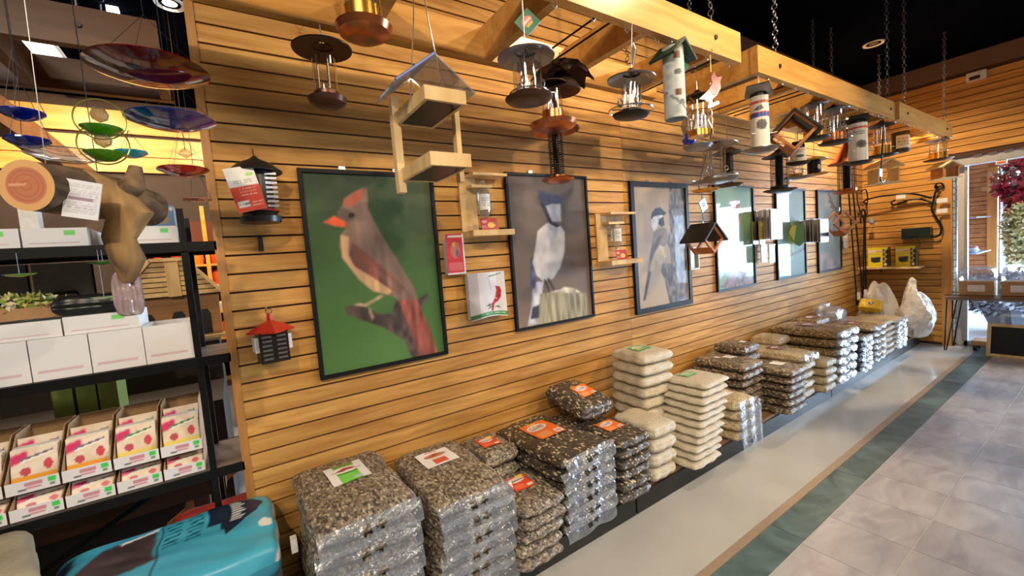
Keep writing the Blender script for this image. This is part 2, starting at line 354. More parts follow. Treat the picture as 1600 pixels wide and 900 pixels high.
# porch beyond the glass: a slatted wall, a post and a big window on the daylight
XP = 10.5
vp = T('wall_porch', None, None); vp['kind'] = 'structure'
porchm = wood('porch_slat', L3(150, 98, 58), L3(184, 126, 80), sc_=(26, 2.2, 26), tint=.08)
slab('backing', XP+.012, XP+.12, -.64, .6, 0, 3.0, groove, vp)
slab('upper_wall', XP, XP+.12, -8, -.6, 2.3, 3.0, porchm, vp)
me4 = MB().box((0, 0, 0), (.012, 1.2, P_-.0085)).mesh('slat', porchm)
for k in range(-2, 34):
    zc = Z0-(k+.5)*P_
    if zc > .03: ob('slat', me4, vp, (XP+.005, -.03, zc))
slab('low_wall', XP, XP+.12, -8, -.75, 0, .35, porchm, vp)
slab('porch_side', XE+.33, XP, .0, .1, 0, 3.0, porchm, vp)
slab('porch_ceiling', XE+.2, XP+.2, -8, .6, 2.75, 2.85, plain('porch_ceiling_paint', L3(200, 196, 190), .8), vp)
S('trim_3', MB().box((XP-.01, -.68, 1.15), (.05, .11, 2.3)), postw)
rt2 = T('wall_reveal', None, None); rt2['kind'] = 'structure'
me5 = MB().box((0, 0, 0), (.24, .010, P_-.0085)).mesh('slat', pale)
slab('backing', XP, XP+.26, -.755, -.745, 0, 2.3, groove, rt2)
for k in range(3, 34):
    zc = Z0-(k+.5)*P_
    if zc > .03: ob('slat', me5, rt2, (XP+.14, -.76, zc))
w1 = T('window_1', None, None); w1['kind'] = 'structure'
for yy in (-.80, -2.1, -3.5, -5.0): MB().box((XP+.2, yy, 1.3), (.06, .06, 2.0)).build('window_frame', alum, w1)
MB().box((XP+.2, -3.5, 2.27), (.06, 5.6, .06)).build('window_frame', alum, w1)
MB().box((XP+.2, -3.5, 1.3), (.006, 5.5, 1.95)).build('window_pane', pane, w1)
# the far room's wall, seen past the end of the slat wall
fr_ = T('wall_far', None, None); fr_['kind'] = 'structure'
orange = wood('orange_board', L3(214, 146, 62), L3(236, 176, 88), sc_=(2, 10, 10), tint=.05)
slab('far_wall_face', -6, 3, 3.62, 3.7, 0, 3.3, plain('far_wall_paint', L3(70, 52, 40), .8), fr_)
for z0, z1 in ((2.97, 3.19), (2.75, 2.935), (2.59, 2.742)):
    MB().box((0, 0, 0), (6, .03, z1-z0)).build('board', orange, fr_, loc=(-1.6, 3.60, (z0+z1)/2))
# platform under the sacks
pf = T('display_platform', 'low dark wooden platform with a black kick front along the slat wall', 'platform')
for a, b_ in ((-1.3, 1.70), (1.712, 4.3), (4.312, 6.93)):
    MB().box(((a+b_)/2, -.277, .119), (b_-a, .55, .022)).build('deck_board', platw, pf)
    MB().box(((a+b_)/2, -.552, .055), (b_-a, .018, .106)).build('kick_board', blackp, pf)
MB().box((2.8, -.1, .05), (8.1, .03, .1)).build('rear_bearer', blackp, pf)

chainm = plain('chain_steel', (.16, .16, .17), .4, 1)
# ================================================================ the hanging ladder frames
def ladder(label, x0, x1, yo, yi, z0, z1, cross, chains, mat=beamw, rods=()):
    t = T('ladder_rack', label, 'ceiling rack', (x0, yo, z0), 0, 'wooden frames hung from the ceiling')
    H = z1-z0; L = x1-x0; dy = yi-yo
    MB().box((L/2, .019, H/2), (L, .038, H)).build('outer_rail', mat, t)
    MB().box((L/2, dy-.019, H/2), (L, .038, H)).build('inner_rail', mat, t)
    for cx in cross: MB().box((cx-x0, dy/2, H/2), (.038, dy-.076, H-.002)).build('cross_rail', mat, t)
    for cx in rods: MB().cyl((cx-x0, .038, .012), (cx-x0, dy-.038, .012), .004, n=6).build('hanging_rod', darkm, t)
    for cx in chains:
        for yy in (.019, dy-.019):
            m = MB(); n = int((3.3-z1)/.034)
            m.cyl((cx-x0, yy, H-.004), (cx-x0, yy, H+.035), .004, n=6)
            for i in range(n):
                zc = H+.05+i*.034
                m.ring((cx-x0, yy, zc), .0135, .003, 8, 4, 'Y' if i % 2 else 'X')
            m.build('chain', chainm, t)
        MB().cyl((cx-x0, -.006, H*.52), (cx-x0, .002, H*.52), .011, n=10).build('bolt', darkm, t)
    return t
ladder('long honey wood frame over the first bird posters, nearest the camera', -.25, 2.20, -.953, -.42, 2.32, 2.462, (-.2, .53, 1.04, 1.51, 2.0), (.2, 1.98), rods=(1.25, 1.33, 2.06))
ladder('honey wood frame in the middle, its end beside the white tube feeder', 2.365, 4.53, -.953, -.42, 2.305, 2.44, (2.386, 2.86, 3.35, 3.85, 4.4), (2.6, 4.42), rods=(2.97, 3.05, 3.67, 4.12, 4.22, 2.78))
ladder('orange-lit wooden frame at the far end of the row by the end wall', 4.54, 6.20, -.975, -.44, 2.305, 2.44, (4.6, 5.1, 5.6, 6.12), (4.75, 6.0), rods=(5.0, 5.49, 5.9))
t = ladder('dark brown frame hung above the black shelving past the wall end', -1.3, -.13, .036, .56, 2.32, 2.455, (-.16, -.6, -1.1), (-.35,), beamd)
tag(MB().bar((-.93, .6, 2.42), (-.93, 3.4, 2.42), .09, .16).build('ceiling_beam', beamd), 'dark beam running back under the ceiling of the far room', 'beam')

# ceiling fittings
def can(label, x, y, lit):
    t = T('recessed_light', label, 'ceiling light', (x, y, 3.3))
    MB().lathe([(.062, -.004), (.085, -.010), (.088, -.002), (.088, 0)], 28, cap=False).build('trim_ring', whitep, t, True)
    MB().lathe([(.062, -.004), (.058, .0)], 28, cap=False).build('baffle', blackp, t, True)
    MB().lathe([(.04, -.002), (.0, -.006)], 20, cap=False).build('bulb', plain('lamp_glow', (1, .9, .75), .5, emit=(1, .85, .6), es=12) if lit else pewter, t, True)
can('white ringed recessed ceiling light over the far end of the frames', 5.59, -.53, False)
can('lit recessed ceiling light just past the top of the wall end', -.137, 1.545, True)
tag(MB().box((0, 0, 0), (.06, .06, .07)).build('sensor_lamp', plain('small_lamp', (1, 1, 1), .5, emit=(1, .95, .85), es=4), loc=(-.45, 1.73, 3.25)), 'small square lit lamp on the far ceiling', 'lamp')
t = T('troffer_light', 'rectangular fluorescent ceiling light seen between two dark beams', 'ceiling light', (-1.01, 2.7, 3.3))
MB().box((0, 0, -.012), (.25, 1.2, .024)).build('frame', whitep, t)
MB().box((0, 0, -.026), (.215, 1.16, .006)).build('diffuser', plain('troffer_glow', (1, 1, 1), .5, emit=(1, .88, .68), es=5), t)
t = T('motion_sensor', 'small white motion sensor high on the end wall', 'sensor', (XE-.001, -1.02, 3.03))
MB().box((-.02, 0, 0), (.04, .15, .09)).build('housing', whitep, t)
MB().box((-.043, .01, -.018), (.01, .08, .035)).build('lens', bronze, t)
# ================================================================ prints painted as vertex colour on fine grids
def poly_mask(u, v, pts):
    ins = np.zeros(u.shape, bool); n = len(pts)
    for i in range(n):
        x0, y0 = pts[i]; x1, y1 = pts[(i+1) % n]
        if y0 == y1: continue
        c = ((y0 > v) != (y1 > v)) & (u < (x1-x0)*(v-y0)/(y1-y0)+x0); ins ^= c
    return ins.astype(float)
def blur(m, k):
    for _ in range(k):
        m = (m+np.roll(m, 1, 0)+np.roll(m, -1, 0)+np.roll(m, 1, 1)+np.roll(m, -1, 1))/5
    return m
def vnoise(u, v, fx, fy, seed):
    r = np.random.default_rng(seed).random((64, 64)); x = u*fx; y = v*fy
    xi = np.floor(x).astype(int); yi = np.floor(y).astype(int); fx_ = x-xi; fy_ = y-yi
    fx_ = fx_*fx_*(3-2*fx_); fy_ = fy_*fy_*(3-2*fy_); g = lambda a, b: r[a % 64, b % 64]
    return (g(xi, yi)*(1-fx_)+g(xi+1, yi)*fx_)*(1-fy_)+(g(xi, yi+1)*(1-fx_)+g(xi+1, yi+1)*fx_)*fy_
class Cv:
    def __init__(s, nx, ny, bg):
        s.nx, s.ny = nx, ny; s.u, s.v = np.meshgrid(np.linspace(0, 1, nx), np.linspace(0, 1, ny)); s.c = np.ones((ny, nx, 3))*np.array(bg, float)
    def mix(s, c, m): s.c = s.c*(1-m[..., None])+np.asarray(c, float)*m[..., None]; return s
    def poly(s, pts, c, k=1, tex=0, f=(14, 14), seed=1, c2=None):
        m = blur(poly_mask(s.u, s.v, pts), k); c = np.ones(s.c.shape)*np.array(c, float)
        if tex:
            n = vnoise(s.u, s.v, *f, seed)[..., None]
            c = c*(1-tex+2*tex*n) if c2 is None else c*(1-n)+np.array(c2, float)*n
        return s.mix(c, m)
    def rect(s, x0, y0, x1, y1, c): return s.mix(c, ((s.u >= x0) & (s.u <= x1) & (s.v >= y0) & (s.v <= y1)).astype(float))
    def ell(s, cx, cy, rx, ry, c): return s.mix(c, (((s.u-cx)/rx)**2+((s.v-cy)/ry)**2 < 1).astype(float))
    def grad(s, c0, c1, t): return s.mix(c1, np.clip(t, 0, 1)) if c0 is None else s
    def text(s, x0, y0, x1, y1, c, rows=3, seed=0):   # rows of short dark strokes, as small print reads from here
        n = np.random.default_rng(seed).random((rows, 40)) > .3
        r = np.floor((s.v-y0)/(y1-y0)*rows); q = np.floor((s.u-x0)/(x1-x0)*40)
        ok = (s.u >= x0) & (s.u < x1) & (s.v >= y0) & (s.v < y1); fr = (s.v-y0)/(y1-y0)*rows-r
        m = ok & (fr > .25) & (fr < .75) & n[np.clip(r, 0, rows-1).astype(int), np.clip(q, 0, 39).astype(int)]
        return s.mix(c, m*.8)
def colour(me, c):
    a = me.color_attributes.new('Col', 'FLOAT_COLOR', 'POINT')
    d = np.ones((len(me.vertices), 4), np.float32); d[:, :3] = lin(np.clip(c.reshape(-1, 3), 0, 255)); a.data.foreach_set('color', d.ravel())
def sheet(cv, P):
    """grid mesh; P(u,v)->xyz"""
    nx, ny = cv.nx, cv.ny; vs = [P(float(cv.u[j, i]), float(cv.v[j, i])) for j in range(ny) for i in range(nx)]
    fs = [(j*nx+i, j*nx+i+1, (j+1)*nx+i+1, (j+1)*nx+i) for j in range(ny-1) for i in range(nx-1)]
    me = bpy.data.meshes.new('print'); me.from_pydata(vs, [], fs); colour(me, cv.c); return me
def print_ob(name, cv, P, parent=None, mat=None, smooth=False):
    me = sheet(cv, P); me.name = name; me.materials.append(mat or PR)
    if smooth: me.polygons.foreach_set('use_smooth', [True]*len(me.polygons))
    return ob(name, me, parent)
ART={
1:[('branch',[(0.224,0.334),(0.328,0.34),(0.454,0.277),(0.564,0.267),(0.605,0.338),(0.728,0.307),(0.88,0.358),(0.864,0.324),(0.79,0.281),(0.75,0.235),(0.764,0.107),(0.806,0.009),(0.695,0.009),(0.636,0.122),(0.483,0.207),(0.316,0.263),(0.219,0.299)]),
('tail',[(0.617,0.344),(0.766,0.339),(0.845,0.198),(0.915,0.017),(0.75,0.012),(0.688,0.185)]),
('body',[(0.232,0.795),(0.277,0.829),(0.296,0.863),(0.355,0.889),(0.444,0.918),(0.468,0.914),(0.461,0.813),(0.488,0.762),(0.519,0.709),(0.604,0.601),(0.691,0.489),(0.762,0.388),(0.785,0.323),(0.626,0.336),(0.548,0.369),(0.433,0.398),(0.345,0.456),(0.281,0.524),(0.234,0.577),(0.226,0.64),(0.249,0.695),(0.284,0.723),(0.268,0.77)]),
('crest',[(0.293,0.863),(0.356,0.892),(0.45,0.92),(0.427,0.864),(0.345,0.824),(0.277,0.829)]),
('face',[(0.263,0.82),(0.324,0.807),(0.376,0.782),(0.335,0.757),(0.265,0.751),(0.231,0.789)]),
('belly',[(0.239,0.689),(0.238,0.576),(0.345,0.456),(0.433,0.398),(0.548,0.369),(0.582,0.387),(0.445,0.476),(0.32,0.535),(0.283,0.6),(0.3,0.675)]),
('wing',[(0.319,0.649),(0.287,0.587),(0.319,0.528),(0.425,0.477),(0.535,0.417),(0.671,0.353),(0.715,0.363),(0.62,0.438),(0.511,0.525),(0.405,0.595)]),
('wing2',[(0.45,0.515),(0.543,0.47),(0.639,0.424),(0.766,0.339),(0.711,0.336),(0.555,0.416)]),
('beak',[(0.128,0.749),(0.209,0.782),(0.283,0.754),(0.282,0.723),(0.204,0.73)]),
('eye',[(0.308,0.782),(0.322,0.793),(0.346,0.792),(0.355,0.781),(0.337,0.768),(0.315,0.771)]),
('leg',[(0.493,0.377),(0.515,0.365),(0.367,0.321),(0.271,0.339),(0.328,0.346),(0.355,0.336)]),
('leg',[(0.382,0.323),(0.403,0.308),(0.42,0.264),(0.402,0.244),(0.388,0.283)])],
2:[('tail',[(0.239,0.303),(0.362,0.294),(0.329,0.2),(0.276,0.025),(0.127,0.011),(0.186,0.13)]),
('tailbar',[(0.206,0.135),(0.297,0.148),(0.285,0.059),(0.177,0.063)]),
('stump',[(0.301,0.216),(0.455,0.218),(0.668,0.208),(0.907,0.176),(0.913,-0.004),(0.261,0.01)]),
('seeds',[(0.424,0.221),(0.562,0.227),(0.618,0.241),(0.74,0.225),(0.835,0.189),(0.667,0.195)]),
('wing',[(0.222,0.452),(0.342,0.521),(0.385,0.506),(0.3,0.394),(0.253,0.261),(0.195,0.252)]),
('body',[(0.287,0.517),(0.332,0.63),(0.438,0.676),(0.517,0.688),(0.619,0.659),(0.672,0.616),(0.656,0.489),(0.587,0.379),(0.48,0.307),(0.362,0.292),(0.281,0.341),(0.243,0.424)]),
('throat',[(0.417,0.805),(0.533,0.809),(0.64,0.82),(0.636,0.687),(0.517,0.688),(0.432,0.724)]),
('collar',[(0.411,0.852),(0.453,0.785),(0.491,0.723),(0.517,0.688),(0.619,0.662),(0.577,0.649),(0.489,0.675),(0.433,0.73),(0.392,0.805)]),
('head',[(0.344,0.905),(0.38,0.903),(0.441,0.886),(0.542,0.881),(0.619,0.865),(0.647,0.838),(0.724,0.844),(0.638,0.806),(0.533,0.809),(0.453,0.791),(0.394,0.818),(0.361,0.852),(0.389,0.872)]),
('leg',[(0.364,0.308),(0.389,0.306),(0.435,0.227),(0.409,0.222)]),
('leg',[(0.403,0.312),(0.429,0.315),(0.497,0.236),(0.469,0.228)])],
3:[('trunk',[(0.675,0.966),(0.952,0.963),(0.924,-0.019),(0.818,0.004),(0.577,0.036),(0.501,0.245),(0.449,0.307),(0.488,0.364),(0.647,0.356),(0.627,0.477),(0.582,0.523),(0.652,0.64),(0.643,0.774)]),
('tail',[(0.232,0.327),(0.284,0.317),(0.166,0.102),(0.122,0.096)]),
('breast',[(0.531,0.517),(0.56,0.42),(0.475,0.365),(0.35,0.342),(0.266,0.304),(0.328,0.43),(0.433,0.513)]),
('back',[(0.365,0.617),(0.498,0.655),(0.585,0.638),(0.613,0.596),(0.582,0.523),(0.529,0.495),(0.44,0.513),(0.345,0.444),(0.284,0.375),(0.257,0.304),(0.225,0.321),(0.256,0.405),(0.313,0.518)]),
('wing',[(0.321,0.503),(0.448,0.586),(0.499,0.582),(0.441,0.528),(0.347,0.459),(0.275,0.375),(0.272,0.433)]),
('cheek',[(0.33,0.718),(0.38,0.746),(0.532,0.757),(0.513,0.701),(0.457,0.67),(0.366,0.62),(0.323,0.661)]),
('bib',[(0.463,0.716),(0.539,0.733),(0.555,0.668),(0.498,0.655),(0.445,0.676)]),
('cap',[(0.323,0.711),(0.341,0.761),(0.401,0.795),(0.492,0.806),(0.561,0.777),(0.599,0.762),(0.55,0.745),(0.444,0.746),(0.369,0.735)])],
4:[('base',[(0.055,0.04),(0.244,0.115),(0.391,0.177),(0.682,0.179),(0.927,0.07),(0.952,-0.0),(0.615,-0.002)]),
('body',[(0.403,0.757),(0.593,0.766),(0.631,0.657),(0.57,0.531),(0.447,0.498),(0.414,0.642)]),
('head',[(0.412,0.845),(0.555,0.864),(0.658,0.829),(0.595,0.78),(0.475,0.78),(0.384,0.801)]),
('berries',[(0.278,0.661),(0.371,0.678),(0.389,0.536),(0.42,0.463),(0.367,0.412),(0.277,0.433),(0.242,0.539)])],
}

def poster(n, label, fw, paint):
    x0, x1, z0, z1 = {1: (.292, .923, .967, 1.912), 2: (1.374, 2.015, 1.012, 1.945), 3: (2.44, 3.13, .96, 1.93), 4: (3.511, 4.166, 1.008, 1.94), 5: (4.60, 5.26, 1.008, 1.94), 6: (5.57, 6.235, .996, 1.94)}[n]
    t = T('framed_bird_print', label, 'picture', ((x0+x1)/2, -.001, z0), 0, 'framed bird posters on the slat wall'); w = (x1-x0)/2; h = z1-z0
    for nm, c, d in (('frame_side', (-w+fw/2, -.012, h/2), (fw, .024, h)), ('frame_side', (w-fw/2, -.012, h/2), (fw, .024, h)), ('frame_rail', (0, -.012, fw/2), (2*w-2*fw, .024, fw)), ('frame_rail', (0, -.012, h-fw/2), (2*w-2*fw, .024, fw))):
        MB().box(c, d).build(nm, framem, t)
    cv = Cv(150, 220, (0, 0, 0)); paint(cv)
    print_ob('picture', cv, lambda u, v: (-w+2*w*u, -.012, h*v), t, PGL)
    for sx in (-.4, .4): MB().box((sx*w, -.006, h+.008), (.03, .01, .02)).build('hanger_clip', steel, t)
def paint1(c):
    n = vnoise(c.u, c.v, 4, 5, 3)
    c.c[:] = np.array((56, 96, 42)); c.mix((28, 50, 32), np.clip((c.v-.45)*1.8+(n-.5)*.5, 0, 1)); c.mix((96, 140, 74), np.clip((.55-c.v)*1.2*(1-abs(c.u-.5)), 0, .6)); c.mix((110, 120, 88), np.clip((c.u-.45)*2, 0, 1)*np.clip((c.v-.5)*2, 0, 1)*.8)  # last mix paints a greyish glass reflection into the upper right
    K = dict(branch=(74, 58, 58), tail=(150, 78, 66), body=(126, 100, 90), crest=(158, 80, 58), face=(90, 76, 72), belly=(200, 160, 118), wing=(126, 70, 60), wing2=(122, 92, 84), beak=(226, 88, 40), eye=(14, 12, 12), leg=(176, 148, 120))
    for nm, p in ART[1]: c.poly(p, K[nm], 0 if nm == 'eye' else 2, .35 if nm in ('branch', 'tail', 'wing', 'wing2') else .12, (30, 12) if nm != 'branch' else (26, 26), 5)
def paint2(c):
    n = vnoise(c.u, c.v, 4, 4, 9); c.c[:] = np.array((104, 88, 80)); c.mix((66, 56, 56), np.clip((c.v-.55)*1.6+(n-.5), 0, 1)); c.mix((140, 118, 104), np.clip((.5-c.v)*1.3+(n-.5)*.6, 0, .8))
    K = dict(tail=(196, 196, 210), tailbar=(52, 54, 72), stump=(160, 152, 124), seeds=(222, 212, 190), wing=(78, 84, 116), body=(206, 202, 206), throat=(188, 186, 194), collar=(26, 26, 34), head=(66, 70, 100), leg=(60, 52, 52))
    for nm, p in ART[2]: c.poly(p, K[nm], 2, .28 if nm in ('stump', 'seeds', 'wing', 'tail') else .1, (40, 8) if nm == 'stump' else (20, 20), 7)
def paint3(c):
    n = vnoise(c.u, c.v, 3, 4, 12); c.c[:] = np.array((164, 142, 122)); c.mix((190, 166, 138), np.clip(n*.8+(.4-c.v)*.6, 0, 1))
    K = dict(trunk=(84, 72, 70), tail=(60, 54, 54), breast=(186, 164, 132), back=(122, 106, 96), wing=(78, 72, 76), cheek=(226, 220, 218), bib=(30, 26, 28), cap=(26, 22, 26))
    for nm, p in ART[3]:
        if nm == 'trunk': c.poly(p, (50, 42, 44), 1, .5, (34, 26), 4, (150, 138, 132))
        else: c.poly(p, K[nm], 1, .15, (24, 24), 5)
def paint4(c):
    n = vnoise(c.u, c.v, 3, 4, 15); c.c[:] = np.array((138, 164, 122)); c.mix((112, 148, 112), n)
    for nm, p in ART[4]: c.poly(p, dict(base=(132, 96, 92), body=(196, 120, 116), head=(206, 56, 66), berries=(160, 84, 96))[nm], 1, .4, (40, 30), 3)
def paint5(c):
    n = vnoise(c.u, c.v, 3, 4, 18); c.c[:] = np.array((104, 132, 122)); c.mix((72, 100, 92), np.clip(n+(c.v-.7), 0, 1))
    c.poly([(.3, .3), (.42, .5), (.5, .62), (.62, .6), (.66, .5), (.6, .38), (.52, .2)], (120, 150, 84), 3, .3)
    c.poly([(.0, .2), (.5, .24), (1, .3), (1, .33), (.5, .27), (0, .23)], (70, 60, 52), 1, .3)
def paint6(c):
    n = vnoise(c.u, c.v, 5, 7, 21); c.c[:] = np.array((72, 78, 70)); c.mix((100, 104, 90), n); m = np.clip((.38-c.v)*4, 0, 1)*np.clip(vnoise(c.u, c.v, 7, 10, 22)*1.8-.5, 0, 1); c.mix((158, 122, 120), m)
    for k in range(7): a = .9+k*.07; c.poly([(.45+.1*k/3, .95-.08*k), (.95, a-.28), (.97, a-.26), (.5+.1*k/3, .98-.08*k)], (44, 34, 28), 1)
poster(1, 'framed poster of a brown cardinal with orange beak on a branch, green background', .017, paint1)
poster(2, 'framed poster of a blue and white jay on a pale post', .015, paint2)
poster(3, 'thick black framed poster of a chickadee clinging to bark', .036, paint3)
poster(4, 'framed poster of a red-headed bird on pale green, window reflected in it', .018, paint4)
poster(5, 'framed grey-green bird poster behind the hanging card packs', .02, paint5)
poster(6, 'dim framed poster with pink blossom, furthest along the wall', .02, paint6)

# ================================================================ seed sacks
SK = dict(
    stripe=seeds('striped_seed', [(0, L3(78, 72, 68)), (.22, L3(124, 114, 104)), (.5, L3(150, 138, 124)), (.8, L3(190, 180, 162))], 125, (1, .5, 1.1), .5),
    mix=seeds('dark_mixed_seed', [(0, L3(56, 51, 48)), (.45, L3(82, 73, 64)), (.72, L3(112, 98, 82)), (.88, L3(216, 200, 166))], 115, (1, .6, 1.1), .5),
    millet=seeds('white_millet', [(0, L3(232, 222, 202)), (.35, L3(218, 206, 184)), (.75, L3(240, 232, 216))], 330, (1, 1, 1), .22, .7),
    dark=seeds('dark_husk_seed', [(0, L3(64, 54, 48)), (.35, L3(108, 92, 78)), (.65, L3(152, 132, 112)), (.88, L3(196, 180, 156))], 110, (1, .6, 1), .3),
    tan=seeds('tan_seed', [(0, L3(204, 182, 144)), (.4, L3(220, 202, 168)), (.8, L3(180, 154, 116))], 130, (1, 1, 1), .5),
    long=seeds('golden_seed_mix', [(0, L3(120, 94, 62)), (.4, L3(170, 140, 96)), (.75, L3(80, 62, 44)), (.9, L3(204, 180, 136))], 100, (1, .7, 1), .45),
    blue=seeds('thistle_seed', [(0, L3(40, 38, 42)), (.5, L3(66, 62, 64))], 200, (1, 1, 1), .8, 1.0))
def zprof(u, v, p=6):
    return max(0.0, (1-abs(u)**p))**.36*max(0.0, (1-abs(v)**p))**.33
def pillow_pts(Lx, Ly, H, seed, nx=18, ny=26, p=6, amp=.06):
    r = np.random.default_rng(seed); ph = r.random(8)*6.28; out = []
    def wr(u, v): return (math.sin(4.1*u+ph[0]+2*v)*.4+math.sin(7.3*v+ph[1]-2.2*u)*.35+math.sin(13*u*v+ph[2])*.2+math.sin(19*v+9*u+ph[3])*.12)*amp*H
    def P(u, v, s):
        e = zprof(u, v, p); ed = 1-.035*(abs(v)**3)*(1-abs(u)**4)*0-.05*abs(u)**2*abs(v)**6
        x = u*Lx/2*(1-.03*(1-e))*ed+math.sin(9*v+ph[4])*.004; y = v*Ly/2*ed+math.sin(8*u+ph[5])*.004
        return (x, y, s*H/2*e+(wr(u, v)*e if s > 0 else wr(v, u)*e*.3))
    return P, nx, ny
def tgrid(n):   # denser near the rounded edges
    return [math.sin(PI*(i/(n-1)-.5)) for i in range(n)]
def pillow(Lx, Ly, H, seed, mat, name='seed_sack', **kw):
    P, nx, ny = pillow_pts(Lx, Ly, H, seed, **kw); U = tgrid(nx); V = tgrid(ny)
    top = [P(u, v, 1) for v in V for u in U]; bot = [P(u, v, -1) for v in V for u in U]; n = nx*ny
    fs = [(j*nx+i, j*nx+i+1, (j+1)*nx+i+1, (j+1)*nx+i) for j in range(ny-1) for i in range(nx-1)]
    fs += [tuple(n+q for q in f[::-1]) for f in fs]
    for j in range(ny-1):
        for i in (0, nx-1):
            a, b_ = j*nx+i, (j+1)*nx+i; fs.append((a, b_, n+b_, n+a) if i else (b_, a, n+a, n+b_))
    for i in range(nx-1):
        for j in (0, ny-1):
            a, b_ = j*nx+i, j*nx+i+1; fs.append((b_, a, n+a, n+b_) if j else (a, b_, n+b_, n+a))
    me = bpy.data.meshes.new(name); me.from_pydata(top+bot, [], fs); me.materials.append(mat)
    me.polygons.foreach_set('use_smooth', [True]*len(me.polygons)); me.update(); return me, P
ORD = ['top', 'second from top', 'third from top', 'fourth from top', 'fifth from top', 'sixth from top', 'seventh from top', 'eighth from top', 'ninth from top', 'tenth from top', 'eleventh from top', 'twelfth from top']
def flap_mesh(Lx, drop, holes=True, out=.03):
    nx, ny = 26, 8; vs = []; fs = []
    for j in range(ny):
        v = j/(ny-1)
        for i in range(nx):
            u = i/(nx-1)*2-1
            vs.append((u*Lx/2*.96, -out*math.sin(v*1.6)-.004*math.sin(7*u+3*v), .012-drop*v**1.2+.005*math.sin(5*u+1)*v))
    for j in range(ny-1):
        for i in range(nx-1):
            u = (i+.5)/(nx-1)*2-1; v = (j+.5)/(ny-1)
            if holes and any(((u-a)/.09)**2+((v-.5)/.26)**2 < 1 for a in (-.14, .16)): continue
            fs.append((j*nx+i, j*nx+i+1, (j+1)*nx+i+1, (j+1)*nx+i))
    me = bpy.data.meshes.new('film_flap'); me.from_pydata(vs, [], fs); me.materials.append(film)
    me.polygons.foreach_set('use_smooth', [True]*len(me.polygons)); return me
def lab_paint(kind):
    c = Cv(30, 40, (238, 236, 240))
    if kind == 'green':
        c.rect(.22, .0, .78, 1, (120, 214, 92)); c.rect(.22, .84, .78, 1, (110, 160, 60)); c.ell(.5, .66, .36, .17, (240, 238, 236)); c.poly([(.2, .62), (.5, .76), (.8, .68), (.6, .6), (.35, .58)], (180, 78, 60), 0); c.rect(.12, .60, .9, .62, (40, 44, 30)); c.rect(.24, .42, .76, .5, (50, 150, 60)); c.rect(.56, .1, .8, .2, (190, 200, 220))
    elif kind == 'red':
        c.rect(.3, .1, .72, .42, (214, 96, 70)); c.rect(.3, .9, .66, .95, (200, 84, 66)); c.ell(.5, .66, .34, .14, (196, 150, 120)); c.rect(.2, .66, .8, .69, (50, 46, 40)); c.poly([(.25, .64), (.5, .78), (.76, .68), (.5, .6)], (170, 80, 66), 0)
    elif kind == 'orange':
        c.c[:] = (242, 120, 52); c.ell(.45, .68, .36, .2, (236, 226, 226)); c.text(.2, .64, .7, .76, (120, 60, 60), 2); c.rect(.18, .6, .72, .63, (50, 46, 40)); c.rect(.1, .06, .55, .36, (250, 160, 104)); c.rect(.66, .05, .96, .24, (240, 220, 214)); c.rect(.72, .09, .9, .2, (190, 160, 170)); c.rect(.3, .9, .6, .97, (250, 190, 70))
    elif kind == 'redo':
        c.c[:] = (222, 72, 46); c.ell(.5, .72, .4, .2, (226, 214, 210)); c.rect(.1, .66, .9, .70, (60, 50, 46)); c.rect(.1, .1, .6, .4, (236, 110, 80)); c.rect(.6, .84, .95, .98, (232, 208, 70)); c.rect(.66, .08, .94, .26, (230, 220, 214))
    elif kind == 'grn2':
        c.c[:] = (96, 176, 100); c.ell(.5, .65, .4, .2, (220, 214, 206)); c.rect(.15, .58, .85, .64, (80, 60, 50)); c.text(.2, .1, .8, .4, (230, 240, 230), 3)
    elif kind == 'white': c.c[:] = (240, 240, 242); c.text(.1, .2, .9, .8, (170, 170, 176), 4)
    elif kind == 'dkred': c.c[:] = (120, 62, 70); c.ell(.5, .6, .4, .2, (206, 190, 190)); c.text(.1, .1, .9, .35, (220, 200, 200), 3)
    return c
def sack_label(kind, P, cx, cy, w, d, Lx, Ly, parent, rot=0):
    c = lab_paint(kind); ca, sa = math.cos(rot), math.sin(rot)
    def F(u, v):
        x = (u-.5)*w; y = (v-.5)*d; X = cx+x*ca-y*sa; Y = cy+x*sa+y*ca
        return (X, Y, P(X/(Lx/2), Y/(Ly/2), 1)[2]+.004)
    return print_ob('paper_label', c, F, parent, PG)
MC = {}
def stack(where, x0, x1, y0, y1, zb, zt, n, kind, lean=(0, 0), lab=None, flap=0, rot=0, words='clear sack of', seedname='seed', jit=.006, topword=None, film_all=True, flapx=0):
    Lx, Ly = x1-x0, y1-y0; h = (zt-zb)/n; grp = seedname+' sacks '+where
    for k in range(n):
        H = h*1.0
        key = (round(Lx, 3), round(Ly, 3), round(H, 4), kind, k % 3)
        if key not in MC: MC[key] = pillow(Lx, Ly, H, hash(key[:3]) % 97+k, SK[kind])
        me, P = MC[key]
        f = (k+.5)/n; z = zb+h*(k+.5)
        o = ob('seed_sack', me, None, ((x0+x1)/2+lean[0]*(f-.0)+random.uniform(-jit, jit), (y0+y1)/2+lean[1]*f+random.uniform(-jit, jit), z), rot+random.uniform(-.025, .025))
        w = ORD[n-1-k]
        nm = seedname+' sack, '+w+' in stack '+where
        tag(o, nm, 'seed bag', grp if n > 1 else None)
        if lab and k == n-1:
            for q in (lab if isinstance(lab, list) else [lab]): sack_label(q[0], P, *q[1:5], Lx, Ly, o, *(q[5:]))
        if flap and (film_all or k == n-1):
            fk = ('f', round(Lx, 3), round(flap, 3))
            if fk not in MC: MC[fk] = flap_mesh(Lx, flap)
            ob('film_flap', MC[fk], o, (flapx, -Ly/2*.97, H*.24))
ZB = .131
